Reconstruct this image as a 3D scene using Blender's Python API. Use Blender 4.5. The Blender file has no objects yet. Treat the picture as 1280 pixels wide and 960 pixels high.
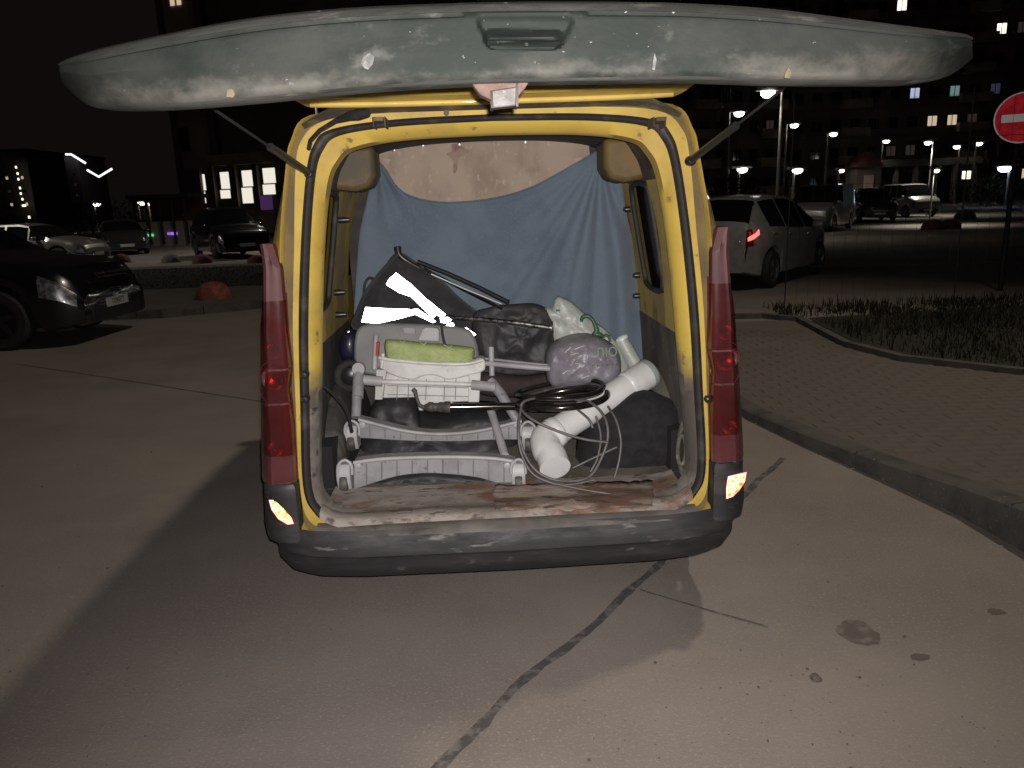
import bpy, math, random, bmesh
from mathutils import Vector, Matrix, noise as mnoise
random.seed(7)
S = bpy.context.scene; COL = S.collection
R_ = math.radians
# ------------------------------------------------------------------ camera, world, exposure
CAM_H, FPX, PITCH, ROLL = 1.5, 950.0, R_(13.3), R_(2.0)
cf = Vector((0, math.cos(PITCH), -math.sin(PITCH))); cu0 = Vector((0, math.sin(PITCH), math.cos(PITCH))); cr0 = Vector((1, 0, 0))
cr = cr0*math.cos(ROLL) - cu0*math.sin(ROLL); cu = cr0*math.sin(ROLL) + cu0*math.cos(ROLL)
cam_d = bpy.data.cameras.new('camera'); cam = bpy.data.objects.new('camera', cam_d); COL.objects.link(cam)
cam_d.sensor_width = 36; cam_d.lens = 36*FPX/1280; cam_d.clip_start = .05; cam_d.clip_end = 2000
cam.matrix_world = Matrix(((cr.x, cu.x, -cf.x, 0), (cr.y, cu.y, -cf.y, 0), (cr.z, cu.z, -cf.z, CAM_H), (0, 0, 0, 1)))
S.camera = cam
W = bpy.data.worlds.new('World'); S.world = W; W.use_nodes = True
bg = W.node_tree.nodes['Background']; bg.inputs[0].default_value = (.0044, .0035, .0032, 1); bg.inputs[1].default_value = 1.0
S.view_settings.view_transform = 'Standard'; S.view_settings.look = 'None'; S.view_settings.exposure = 0; S.view_settings.gamma = 1
try: S.cycles.use_denoising = True; S.cycles.sample_clamp_indirect = 4
except Exception: pass
# the phone's flash, two centimetres from its lens
fl = bpy.data.lights.new('flash', 'SPOT'); fl.energy = 400; fl.color = (1, .945, .925); fl.spot_size = R_(110); fl.spot_blend = 1.0; fl.shadow_soft_size = .006
flo = bpy.data.objects.new('phone_flash', fl); COL.objects.link(flo)
flo.matrix_world = Matrix.Translation(cu*.02 + cr*.012) @ cam.matrix_world

def ray(px, py): return cf + cr*((px-640)/FPX) + cu*((480-py)/FPX)
XF = [None]
def at(px, py, Y):
    d = ray(px, py); p = Vector((0, 0, CAM_H)) + d*(Y/d.y)
    return XF[0] @ p if XF[0] else p
def gp(px, py, z=0.0):
    d = ray(px, py); return Vector((0, 0, CAM_H)) + d*((z-CAM_H)/d.z)
# ------------------------------------------------------------------ materials
MAT = {}
def M(name, c, r=.6, met=0.0, c2=None, ns=6, lo=.42, hi=.62, c3=None, ns3=40, lo3=.62, hi3=.7, bump=0, bs=60, coat=0, em=0, st=(1, 1, 1), spec=.5, tr=0, rvar=0, sheen=0, c4=None, ns4=2, lo4=.5, hi4=.7, zg=None):
    m = bpy.data.materials.new(name); m.use_nodes = True; MAT[name] = m
    nt = m.node_tree; N = nt.nodes; L = nt.links; b = N['Principled BSDF']
    b.inputs['Roughness'].default_value = r; b.inputs['Metallic'].default_value = met
    b.inputs['Coat Weight'].default_value = coat; b.inputs['Coat Roughness'].default_value = .06; b.inputs['Specular IOR Level'].default_value = spec
    b.inputs['Transmission Weight'].default_value = tr
    if sheen: b.inputs['Sheen Weight'].default_value = sheen
    b.inputs['Base Color'].default_value = (*c, 1)
    tc = N.new('ShaderNodeTexCoord'); mp = N.new('ShaderNodeMapping'); mp.inputs['Scale'].default_value = st
    L.new(tc.outputs['Object'], mp.inputs['Vector'])
    def nz(s, det=6, rough=.6):
        n = N.new('ShaderNodeTexNoise'); n.inputs['Scale'].default_value = s; n.inputs['Detail'].default_value = det; n.inputs['Roughness'].default_value = rough
        L.new(mp.outputs['Vector'], n.inputs['Vector']); return n
    prev = None
    for (cc, s, l, h) in ((c2, ns, lo, hi), (c4, ns4, lo4, hi4), (c3, ns3, lo3, hi3)):
        if cc is None: continue
        n = nz(s); mr = N.new('ShaderNodeMapRange'); mr.inputs['From Min'].default_value = l; mr.inputs['From Max'].default_value = h
        mr.interpolation_type = 'SMOOTHSTEP'
        L.new(n.outputs['Fac'], mr.inputs['Value'])
        mx = N.new('ShaderNodeMix'); mx.data_type = 'RGBA'
        L.new(mr.outputs['Result'], mx.inputs[0])
        if prev is None: mx.inputs[6].default_value = (*c, 1)
        else: L.new(prev, mx.inputs[6])
        mx.inputs[7].default_value = (*cc, 1); prev = mx.outputs[2]
    if zg:   # dirt that settles towards one edge: colour, height where it starts, height where it is full, raggedness
        sx = N.new('ShaderNodeSeparateXYZ'); L.new(tc.outputs['Object'], sx.inputs[0]); n = nz(zg[4] if len(zg) > 4 else 9)
        ad = N.new('ShaderNodeMath'); ad.operation = 'MULTIPLY_ADD'; L.new(n.outputs['Fac'], ad.inputs[0]); ad.inputs[1].default_value = zg[3]; L.new(sx.outputs['Z'], ad.inputs[2])
        mr = N.new('ShaderNodeMapRange'); mr.interpolation_type = 'SMOOTHSTEP'; mr.inputs['From Min'].default_value = zg[1]+zg[3]*.5; mr.inputs['From Max'].default_value = zg[2]+zg[3]*.5
        L.new(ad.outputs[0], mr.inputs['Value']); mx = N.new('ShaderNodeMix'); mx.data_type = 'RGBA'; L.new(mr.outputs['Result'], mx.inputs[0])
        if prev is None: mx.inputs[6].default_value = (*c, 1)
        else: L.new(prev, mx.inputs[6])
        mx.inputs[7].default_value = (*zg[0], 1); prev = mx.outputs[2]
    if prev is not None: L.new(prev, b.inputs['Base Color'])
    if rvar:
        n = nz(ns*2.3); mr = N.new('ShaderNodeMapRange'); mr.inputs['To Min'].default_value = max(.02, r-rvar); mr.inputs['To Max'].default_value = min(1, r+rvar)
        mr.inputs['From Min'].default_value = .35; mr.inputs['From Max'].default_value = .65
        L.new(n.outputs['Fac'], mr.inputs['Value']); L.new(mr.outputs['Result'], b.inputs['Roughness'])
    if bump:
        n = nz(bs, 5); bp = N.new('ShaderNodeBump'); bp.inputs['Strength'].default_value = bump; bp.inputs['Distance'].default_value = .01
        L.new(n.outputs['Fac'], bp.inputs['Height']); L.new(bp.outputs['Normal'], b.inputs['Normal'])
    if em:
        b.inputs['Emission Color'].default_value = (*c, 1); b.inputs['Emission Strength'].default_value = em
        m.cycles.emission_sampling = 'NONE'
    return m
M('asphalt', (.186, .160, .139), .9, c2=(.150, .128, .111), ns=.9, lo=.35, hi=.68, c3=(.24, .207, .188), ns3=90, lo3=.52, hi3=.7, bump=.35, bs=140, c4=(.215, .182, .158), ns4=.55, lo4=.45, hi4=.65)
M('crack_tar', (.062, .055, .05), .85, c2=(.13, .116, .105), ns=22, lo=.46, hi=.62, bump=.4, bs=90)
M('stain', (.085, .066, .056), .75, c2=(.15, .125, .11), ns=16, lo=.45, hi=.65)
M('paver', (.108, .090, .076), .92, c2=(.085, .071, .06), ns=1.3, bump=.4, bs=90, c3=(.128, .11, .094), ns3=60)
M('kerbstone', (.075, .068, .061), .9, c2=(.045, .041, .037), ns=5, bump=.4, bs=60, c3=(.15, .14, .125), ns3=40)
M('soil', (.014, .013, .009), .95, c2=(.02, .018, .012), ns=9, bump=.6, bs=30)
M('grass', (.017, .0175, .010), .9, c2=(.028, .024, .015), ns=3, spec=.1, c3=(.055, .047, .03), ns3=8, lo3=.62, hi3=.7)
M('concrete_grey', (.16, .155, .14), .9, c2=(.1, .1, .09), ns=12, bump=.3)
M('bollard_red', (.16, .055, .042), .85, c2=(.09, .042, .034), ns=9, bump=.3)
M('bollard_orange', (.27, .075, .045), .85, c2=(.14, .05, .035), ns=9, bump=.3)
M('van_yellow', (.47, .33, .062), .5, c2=(.37, .25, .055), ns=5, lo=.45, hi=.7, c4=(.24, .17, .07), ns4=3.2, lo4=.54, hi4=.74, c3=(.15, .1, .045), ns3=20, lo3=.62, hi3=.72, coat=.25, bump=.03, bs=120, rvar=.1)
M('flange_yellow', (.47, .33, .062), .5, c2=(.37, .25, .055), ns=5, lo=.45, hi=.7, c3=(.15, .1, .045), ns3=20, lo3=.62, hi3=.72, zg=((.08, .07, .058), 1.04, .86, .22, 9), bump=.03, bs=120)
M('gutter_brown', (.125, .085, .022), .75, c2=(.08, .056, .02), ns=7, c3=(.04, .03, .018), ns3=18)
M('van_yellow_dirty', (.44, .305, .06), .65, c2=(.25, .18, .065), ns=5, lo=.36, hi=.62, c3=(.11, .085, .055), ns3=16, lo3=.56, hi3=.7, st=(1, 1, .5), bump=.05)
M('ochre', (.13, .078, .02), .65, c2=(.06, .045, .025), ns=7, lo=.38)
M('gap_dirt', (.055, .042, .03), .85, c2=(.16, .12, .05), ns=9, lo=.5, hi=.7, c3=(.03, .025, .022), ns3=24, bump=.3)
M('rubber', (.014, .013, .013), .7, c2=(.05, .046, .04), ns=12, lo=.5, hi=.75)
M('bumper', (.013, .012, .0135), .65, c2=(.034, .031, .03), ns=5, lo=.45, hi=.7, st=(.6, 1, 2.5), c3=(.12, .11, .10), ns3=14, lo3=.62, hi3=.74, bump=.12, bs=220, rvar=.12)
M('bumper_top', (.075, .068, .062), .75, c2=(.13, .118, .105), ns=7, st=(.6, 1, 1), c3=(.03, .028, .027), ns3=11, lo3=.55, hi3=.68, bump=.15, bs=80)
M('trim_grey', (.0078, .0108, .0088), .75, zg=((.066, .063, .054), 1.712, 1.652, .16, 11), spec=.2, c2=(.021, .0225, .020), ns=3.4, lo=.42, hi=.64, st=(1, 1, 1.7), c4=(.05, .05, .045), ns4=9, lo4=.56, hi4=.7, c3=(.24, .24, .225), ns3=62, lo3=.685, hi3=.74, bump=.12, bs=70)
M('trim_dust', (.046, .047, .043), .85, spec=.2, c2=(.021, .023, .021), ns=8, st=(.5, 1, 1.5), c3=(.085, .08, .07), ns3=18, lo3=.58, hi3=.7, bump=.15, bs=60)
M('sill_rust', (.25, .222, .195), .85, c2=(.155, .132, .112), ns=6, st=(.8, 1.6, 1), c4=(.15, .075, .045), ns4=5.2, lo4=.46, hi4=.60, c3=(.075, .052, .042), ns3=19, lo3=.55, hi3=.68, bump=.35, bs=60)
M('sill_paint', (.11, .085, .045), .8, c2=(.07, .06, .045), ns=60, lo=.4, hi=.6)
M('floor_dirty', (.14, .12, .10), .85, c2=(.09, .076, .064), ns=7, c3=(.22, .19, .16), ns3=30, bump=.3)
M('lamp_red', (.085, .012, .013), .3, c2=(.06, .007, .009), ns=8, coat=.35, c3=(.10, .03, .028), ns3=20, lo3=.55, hi3=.75)
M('lamp_pink', (.075, .021, .023), .55, c2=(.052, .013, .015), ns=7, spec=.3)
M('lamp_cup', (.15, .012, .010), .6, 0, c2=(.085, .01, .01), ns=40)
M('lamp_amber', (.4, .13, .06), .3, coat=.5)
M('retro_orange', (.85, .10, .03), .44, 1.0, c2=(1, .34, .15), ns=90, lo=.42, hi=.54)
M('retro_rim', (.35, .015, .01), .3, coat=.5)
M('retro_white', (1, 1, 1), .34, 1.0)
M('retro_grey', (.75, .75, .75), .4, .7)
M('dusty_dark', (.072, .063, .052), .85, c2=(.16, .14, .12), ns=7, lo=.4, hi=.6, c3=(.03, .027, .024), ns3=16, bump=.2)
M('lamp_house', (.16, .03, .03), .5, c2=(.10, .02, .02), ns=20)
M('lamp_bowl', (.75, .72, .7), .32, 1.0)
M('sign_red', (.42, .02, .03), .42, 1.0, c2=(.6, .03, .045), ns=9)
M('sign_white', (.48, .48, .48), .42, 1.0)
M('board', (.345, .268, .205), .78, c2=(.25, .19, .14), ns=4, lo=.38, hi=.66, c4=(.17, .11, .08), ns4=3.1, lo4=.58, hi4=.73, c3=(.40, .32, .25), ns3=30, lo3=.55, hi3=.7, bump=.1, st=(1.2, 1, .8))
M('board_stain', (.19, .105, .08), .75, c2=(.27, .19, .145), ns=26, lo=.38, hi=.6)
M('cloth_blue', (.112, .146, .184), .95, c2=(.09, .12, .158), ns=4, bump=.22, bs=420, c3=(.14, .168, .198), ns3=120, lo3=.5, hi3=.75, sheen=.15)
M('black_fabric', (.015, .014, .0155), .9, c2=(.026, .024, .026), ns=14, bump=.3, bs=160, sheen=.1)
M('black_plastic', (.014, .014, .015), .35, bump=.05)
M('black_bag', (.022, .020, .022), .6, c2=(.038, .034, .037), ns=7, bump=.4, bs=26)
M('black_velvet', (.008, .007, .008), .95, c2=(.015, .013, .0145), ns=22, bump=.3, bs=110)
M('headliner', (.035, .028, .025), .9, c2=(.055, .045, .04), ns=7)
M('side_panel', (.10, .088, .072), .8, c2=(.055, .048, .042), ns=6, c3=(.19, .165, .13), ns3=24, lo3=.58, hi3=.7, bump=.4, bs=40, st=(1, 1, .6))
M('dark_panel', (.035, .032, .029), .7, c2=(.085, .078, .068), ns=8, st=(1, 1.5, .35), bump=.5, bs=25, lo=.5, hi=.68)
M('chair_grey', (.24, .235, .245), .5, c2=(.185, .18, .19), ns=11, c3=(.12, .115, .115), ns3=40, bump=.03)
M('chair_grey_light', (.33, .325, .33), .5, c2=(.26, .25, .25), ns=9)
M('chair_white', (.56, .555, .54), .4, c2=(.44, .43, .41), ns=8, c3=(.3, .28, .26), ns3=35, lo3=.64, hi3=.74)
M('chair_back', (.145, .145, .14), .6, c2=(.185, .185, .18), ns=5)
M('cushion_green', (.27, .325, .11), .8, c2=(.34, .385, .17), ns=9, bump=.3, bs=120)
M('cushion_seam', (.33, .36, .22), .8)
M('latch_red', (.3, .02, .02), .5)
M('steel', (.45, .44, .43), .3, 1.0, c2=(.25, .24, .23), ns=20, rvar=.12)
M('steel_worn', (.08, .073, .068), .6, .2, c2=(.045, .038, .034), ns=18, c3=(.15, .14, .13), ns3=45, bump=.2)
M('rust', (.095, .06, .047), .85, c2=(.07, .04, .03), ns=40, c3=(.17, .12, .1), ns3=60, bump=.5, bs=80)
M('chrome_black', (.05, .043, .042), .16, .85, c2=(.09, .08, .075), ns=15)
M('pvc_white', (.60, .60, .595), .35, c2=(.52, .515, .50), ns=4, c3=(.4, .38, .36), ns3=26, lo3=.66, hi3=.75)
M('pvc_seal', (.24, .27, .25), .6)
M('cable', (.11, .10, .10), .5, c2=(.075, .068, .066), ns=18)
M('bag_grey', (.17, .155, .175), .35, c2=(.21, .20, .225), ns=10, bump=.6, bs=30, c3=(.34, .33, .35), ns3=26, lo3=.62, hi3=.74)
M('bag_white', (.30, .325, .29), .4, c2=(.38, .39, .36), ns=8, bump=.4, bs=25, tr=0)
M('print_green', (.02, .085, .035), .5)
M('print_dark', (.05, .075, .062), .5)
M('cardboard', (.11, .062, .042), .85, c2=(.23, .185, .15), ns=8, lo=.45, hi=.6, c3=(.045, .028, .022), ns3=11, lo3=.56, hi3=.68, st=(.6, 2, 1), bump=.4, bs=30)
M('maroon', (.03, .017, .017), .85, c2=(.02, .013, .013), ns=20, bump=.3)
M('helmet_blue', (.009, .009, .022), .4, coat=.2)
M('tyre', (.012, .012, .012), .8, c2=(.022, .021, .02), ns=30, bump=.2)
M('rim', (.30, .30, .31), .35, .9)
M('rim_dark', (.09, .09, .095), .35, .9)
M('arch_dark', (.006, .006, .006), .9)
M('glass_dark', (.005, .005, .006), .06, spec=.7)
M('glass_van', (.010, .012, .012), .1, spec=.8)
M('paint_black', (.0045, .0045, .005), .25, coat=1)
M('paint_darkblue', (.007, .008, .011), .22, coat=1, met=.3)
M('paint_silver', (.20, .195, .185), .35, .5, coat=.6)
M('paint_white', (.27, .272, .265), .35, coat=.6, c2=(.22, .215, .205), ns=6, c3=(.62, .62, .62), ns3=110, lo3=.69, hi3=.72)
M('paint_grey', (.16, .155, .15), .35, .3, coat=.6)
M('paint_charcoal', (.03, .03, .031), .3, .3, coat=.8)
M('headlamp', (.50, .50, .51), .3, .8, c2=(.16, .16, .165), ns=11, lo=.42, hi=.6, coat=1)
M('scuff_white', (.12, .12, .112), .8, c2=(.05, .052, .05), ns=55, lo=.4, hi=.6)
M('tail_red', (.12, .006, .008), .15, coat=1)
M('tail_lit', (1, .16, .13), .3, em=1.7)
M('plate_white', (.6, .6, .58), .42, .6)
M('ink', (.015, .015, .015), .6)
M('pole_steel', (.24, .235, .22), .5, .4, c2=(.16, .155, .145), ns=12)
M('fence_wire', (.008, .008, .008), .7)
M('facade_brown', (.19, .155, .13), .9, c2=(.14, .115, .095), ns=.35)
M('facade_stone', (.34, .28, .23), .9, c2=(.27, .22, .18), ns=.6, bump=.2, bs=4)
M('facade_dark', (.12, .10, .088), .9, c2=(.16, .132, .112), ns=.2)
M('roof_dark', (.03, .028, .027), .9)
M('win_frame', (.07, .06, .055), .7)
M('win_dark', (.008, .008, .009), .1)
M('light_cool', (.92, .97, 1.0), .5, em=9)
M('light_lamp', (1.0, .96, .86), .5, em=14)
M('light_warm', (1.0, .72, .40), .5, em=3)
M('light_orange', (1.0, .62, .34), .5, em=5)
M('light_blue', (.55, .75, 1.0), .5, em=12)
M('win_white', (1.0, .95, .80), .5, em=.85)
M('win_cool', (.66, .76, 1.0), .5, em=.6)
M('win_teal', (.5, .9, .82), .5, em=.22)
M('win_warm', (1.0, .78, .55), .5, em=.55)
M('win_bright', (1.0, .93, .74), .5, em=1.6)
M('win_dim', (.42, .31, .26), .5, em=.05)
M('win_dimblue', (.30, .30, .62), .5, em=.07)
M('led_white', (.95, .97, 1.0), .5, em=1.5)
M('glow_green', (.12, .9, .42), .5, em=.8)
M('glow_purple', (.42, .22, .9), .5, em=.55)
M('purple_dim', (.16, .07, .25), .5, em=.25)
def lens_mat(name, tint, body, fac):   # coloured plastic one can half see through
    m = bpy.data.materials.new(name); m.use_nodes = True; MAT[name] = m; nt = m.node_tree; N = nt.nodes; b = N['Principled BSDF']
    b.inputs['Base Color'].default_value = (*body, 1); b.inputs['Roughness'].default_value = .22; b.inputs['Coat Weight'].default_value = .4
    t = N.new('ShaderNodeBsdfTransparent'); t.inputs[0].default_value = (*tint, 1); x = N.new('ShaderNodeMixShader')
    tc = N.new('ShaderNodeTexCoord'); n = N.new('ShaderNodeTexNoise'); n.inputs['Scale'].default_value = 14; n.inputs['Detail'].default_value = 6; nt.links.new(tc.outputs['Object'], n.inputs['Vector'])
    mr = N.new('ShaderNodeMapRange'); mr.inputs['From Min'].default_value = .35; mr.inputs['From Max'].default_value = .65; mr.inputs['To Min'].default_value = fac-.12; mr.inputs['To Max'].default_value = fac+.14
    nt.links.new(n.outputs['Fac'], mr.inputs['Value']); nt.links.new(mr.outputs['Result'], x.inputs[0])
    nt.links.new(t.outputs[0], x.inputs[1]); nt.links.new(b.outputs[0], x.inputs[2]); nt.links.new(x.outputs[0], N['Material Output'].inputs['Surface'])
lens_mat('lens_red', (.60, .05, .04), (.055, .011, .012), .58)
lens_mat('lens_pink', (.7, .2, .18), (.09, .028, .03), .75)
# ------------------------------------------------------------------ mesh helpers
class MB:
    def __init__(s): s.v = []; s.f = []
    def add(s, vs, fs):
        o = len(s.v); s.v += [Vector(p) for p in vs]; s.f += [[i+o for i in f] for f in fs]; return s
    def box(s, c, d, rz=0):
        x, y, z = d[0]/2, d[1]/2, d[2]/2; m = Matrix.Rotation(rz, 3, 'Z'); c = Vector(c)
        vs = [c + m @ Vector(p) for p in ((-x,-y,-z),(x,-y,-z),(x,y,-z),(-x,y,-z),(-x,-y,z),(x,-y,z),(x,y,z),(-x,y,z))]
        return s.add(vs, [(0,3,2,1),(4,5,6,7),(0,1,5,4),(1,2,6,5),(2,3,7,6),(3,0,4,7)])
    def loft(s, rings, closed=True, cap0=False, cap1=False):
        n = len(rings[0]); o = len(s.v)
        for r in rings: s.v += [Vector(p) for p in r]
        for i in range(len(rings)-1):
            for j in range(n if closed else n-1):
                k = (j+1) % n; s.f.append([o+i*n+j, o+i*n+k, o+(i+1)*n+k, o+(i+1)*n+j])
        if cap0: s.f.append([o+j for j in range(n)][::-1])
        if cap1: s.f.append([o+(len(rings)-1)*n+j for j in range(n)])
        return s
    def tube(s, pts, r, n=10, closed=False, caps=True):
        pts = [Vector(p) for p in pts]; m = len(pts); rings = []
        up = Vector((.13, .31, .94)).normalized(); pa = None
        for i in range(m):
            a = pts[(i-1) % m] if (closed or i) else pts[0]; b = pts[(i+1) % m] if (closed or i < m-1) else pts[-1]
            t = (b-a).normalized()
            if pa is None:
                e = up if abs(t.dot(up)) < .9 else Vector((1, 0, 0)); n1 = (e - t*e.dot(t)).normalized()
            else: n1 = (pa - t*pa.dot(t)).normalized()
            pa = n1; n2 = t.cross(n1); rr = r[i] if isinstance(r, (list, tuple)) else r
            rings.append([pts[i] + (n1*math.cos(2*math.pi*k/n) + n2*math.sin(2*math.pi*k/n))*rr for k in range(n)])
        if closed: rings.append(rings[0])
        return s.loft(rings, True, caps and not closed, caps and not closed)
    def lathe(s, prof, c=(0,0,0), axis='Z', n=20, cap=True):
        c = Vector(c); rings = []
        for (r, h) in prof:
            rg = []
            for k in range(n):
                a = 2*math.pi*k/n; x, y = r*math.cos(a), r*math.sin(a)
                rg.append(c + (Vector((x, y, h)) if axis == 'Z' else Vector((h, x, y)) if axis == 'X' else Vector((x, -h, y))))
            rings.append(rg)
        return s.loft(rings, True, cap, cap)
    def prism(s, poly, d):
        poly = [Vector(p) for p in poly]; n = len(poly); d = Vector(d)
        return s.loft([poly, [p+d for p in poly]], True, True, True)
def spl(pts, per=6, closed=False):
    n = len(pts); out = []; T = [tuple(p) for p in pts]
    seg = n if closed else n-1
    for i in range(seg):
        p0 = T[(i-1) % n] if (closed or i) else T[0]; p1 = T[i]; p2 = T[(i+1) % n]; p3 = T[(i+2) % n] if (closed or i+2 < n) else T[-1]
        for k in range(per):
            t = k/per
            out.append(tuple(.5*(2*b + (c-a)*t + (2*a-5*b+4*c-d)*t*t + (3*b-a-3*c+d)*t**3) for a, b, c, d in zip(p0, p1, p2, p3)))
    if not closed: out.append(T[-1])
    return out
def lin(x, pts):
    if x <= pts[0][0]: return pts[0][1]
    for (a, b), (c, d) in zip(pts, pts[1:]):
        if x <= c: return b + (d-b)*(x-a)/(c-a) if c > a else d
    return pts[-1][1]
def obj(name, mb, mat, parent=None, smooth=38, bevel=0, mats=None, fm=None, sub=0, fix=True):
    me = bpy.data.meshes.new(name)
    me.from_pydata([tuple(p) for p in mb.v], [], mb.f)
    for x in (mats or [mat]): me.materials.append(MAT[x])
    if fm: me.polygons.foreach_set('material_index', fm)
    if fix:
        bm = bmesh.new(); bm.from_mesh(me); bmesh.ops.recalc_face_normals(bm, faces=bm.faces); bm.to_mesh(me); bm.free()
    if smooth:
        me.polygons.foreach_set('use_smooth', [True]*len(me.polygons))
        if smooth < 180: me.set_sharp_from_angle(angle=R_(smooth))
    me.update()
    o = bpy.data.objects.new(name, me); COL.objects.link(o)
    if parent is not None: par(o, parent)
    if bevel:
        b = o.modifiers.new('b', 'BEVEL'); b.width = bevel; b.segments = 2; b.limit_method = 'ANGLE'; b.angle_limit = R_(40)
    if sub:
        b = o.modifiers.new('s', 'SUBSURF'); b.levels = sub; b.render_levels = sub
    return o
def objL(*a, **k):   # a part written in its thing's own frame, after the thing was moved
    o = obj(*a, **k); o.matrix_parent_inverse = Matrix(); return o
def wm(o):
    m = Matrix.LocRotScale(o.location, o.rotation_euler, o.scale)
    return (wm(o.parent) @ o.matrix_parent_inverse @ m) if o.parent else m
def par(o, p):
    o.parent = p; o.matrix_parent_inverse = wm(p).inverted()
def tag(o, label=None, cat=None, group=None, kind=None):
    for k, v in (('label', label), ('category', cat), ('group', group), ('kind', kind)):
        if v: o[k] = v
    return o
def thing(name, loc, label, cat, group=None):
    o = bpy.data.objects.new(name, None); o.empty_display_size = .1; COL.objects.link(o); o.location = loc
    return tag(o, label, cat, group)
def shared(name, src, parent, loc, rz=0, mat=None):
    o = bpy.data.objects.new(name, src); COL.objects.link(o); o.location = loc; o.rotation_euler = (0, 0, rz)
    if parent is not None: par(o, parent)
    if mat: o.material_slots[0].link = 'OBJECT'; o.material_slots[0].material = MAT[mat]
    return o
def copy_tree(o, parent=None):
    c = o.copy(); COL.objects.link(c)
    if parent is not None: c.parent = parent
    for ch in list(o.children): copy_tree(ch, c)
    return c
def plate(name, px, Y, d, mat, parent, bevel=.003, sm=30, per=0, closed=True):
    if per: px = spl(px, per, True)
    return obj(name, MB().prism([at(x, y, Y) for x, y in px], (0, d, 0)), mat, parent, sm, bevel)
def tpx(name, pts, r, mat, parent, n=10, per=0):
    P = [at(*p) for p in pts]
    if per:
        P = [Vector(q) for q in spl(P, per)]
        if isinstance(r, (list, tuple)): r = [q[0] for q in spl([(a,) for a in r], per)]
    return obj(name, MB().tube(P, r, n), mat, parent, 60)
def puffmb(px, Y, depth, back=.03, rings=16, per=6, amp=.01, fs=9, mb=None, pw=2.0, seed=0, tilt=0, ridge=0):
    q = [at(x, y, Y) for x, y in (spl(px, per, True) if per else px)]
    c = sum(q, Vector())/len(q); rg = []
    def nn(p): return mnoise.noise((p+Vector((seed, seed*.7, 0)))*fs)*amp + mnoise.noise((p+Vector((0, seed, 3)))*fs*2.7)*amp*.45 + ridge*(abs(mnoise.noise((p+Vector((seed, 2, 1)))*fs*1.3))**.7-.3) + .5*ridge*(abs(mnoise.noise((p+Vector((3, seed, 1)))*fs*2.9))**.7-.3)
    rg.append([c + (p-c)*.9 + Vector((0, back, 0)) for p in q])
    for k in range(rings):
        s = 1 - k/rings; h = (1-s**pw)**(1/pw)
        ring = []
        for p in q:
            v = c + (p-c)*s; v = v + Vector((0, -depth*h, 0)); v.y += nn(v)*min(1, h*2) + tilt*(v.z-c.z); ring.append(v)
        rg.append(ring)
    mb = mb or MB(); n = len(q); o = len(mb.v)
    mb.loft(rg, True, True, False)
    e = Vector((c.x, c.y-depth, c.z)); e.y += nn(e); mb.v.append(e); last = o+(len(rg)-1)*n
    for j in range(n): mb.f.append([last+j, last+(j+1) % n, len(mb.v)-1])
    return mb
def puff(name, px, Y, depth, mat, parent=None, **k):
    return obj(name, puffmb(px, Y, depth, **k), mat, parent, 180)
def textobj(name, body, size, mat, parent, mtx, ex=.002):
    cv = bpy.data.curves.new(name, 'FONT'); cv.body = body; cv.size = size; cv.align_x = 'CENTER'; cv.align_y = 'CENTER'; cv.extrude = ex
    tmp = bpy.data.objects.new(name, cv); COL.objects.link(tmp); me = bpy.data.meshes.new_from_object(tmp); bpy.data.objects.remove(tmp); bpy.data.curves.remove(cv)
    me.name = name; me.materials.clear(); me.materials.append(MAT[mat]); o = bpy.data.objects.new(name, me); COL.objects.link(o); o.matrix_world = mtx
    if parent is not None: o.parent = parent; o.matrix_parent_inverse = wm(parent).inverted()
    return o
#PART2
# ------------------------------------------------------------------ the ground, kerbs, pavements
g = MB(); g.v = [Vector(p) for p in ((-400,-60,0),(400,-60,0),(400,600,0),(-400,600,0))]; g.f = [[0,1,2,3]]
ground = tag(obj('ground', g, 'asphalt', smooth=0), kind='structure')
def strip(pts, w, z, mat, name, jit=.25):
    mb = MB(); L, Rr = [], []
    for i in range(len(pts)-1):
        a, b = Vector(pts[i]), Vector(pts[i+1]); n = max(2, int((b-a).length/.04)); t = (b-a).normalized(); s = Vector((t.y, -t.x, 0))
        for k in range(n+1):
            p = a + (b-a)*(k/n); ww = w*(1+jit*mnoise.noise(p*9))
            off = s*(mnoise.noise(p*3)*w*.5)
            L.append(p+off-s*ww/2+Vector((0,0,z))); Rr.append(p+off+s*ww*.5*(1+jit*mnoise.noise(p*17+Vector((3,1,0))))+Vector((0,0,z)))
    mb.loft([L, Rr], False)
    o = obj(name, mb, mat, ground, 0); return o
strip([gp(500,1010), gp(640,866), gp(730,790), gp(830,700), gp(905,640), gp(980,573)], .035, .003, 'crack_tar', 'sealed_crack', .5)
strip([gp(800,738), gp(880,762), gp(960,784)], .009, .0035, 'crack_tar', 'crack', .6)
strip([gp(20,455), gp(120,470), gp(326,502)], .012, .003, 'crack_tar', 'crack', .6)
def blob(cx, cy, rx, ry, name, mat, z=.0032, seed=0):
    mb = MB(); c = gp(cx, cy); ring = []
    for k in range(40):
        a = k*math.pi/20; f = 1 + .35*mnoise.noise(Vector((math.cos(a)*1.3+seed, math.sin(a)*1.3, 0))) + .15*mnoise.noise(Vector((math.cos(a)*4, math.sin(a)*4+seed, 0)))
        ring.append(c + Vector((rx*f*math.cos(a), ry*f*math.sin(a), z)))
    mb.v = ring; mb.f = [list(range(40))]
    return obj(name, mb, mat, ground, 0)
blob(1075, 792, .07, .075, 'oil_stain', 'stain'); blob(1150, 822, .03, .02, 'oil_stain', 'stain', seed=4); blob(1245, 765, .03, .02, 'oil_stain', 'stain', seed=9)
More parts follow.
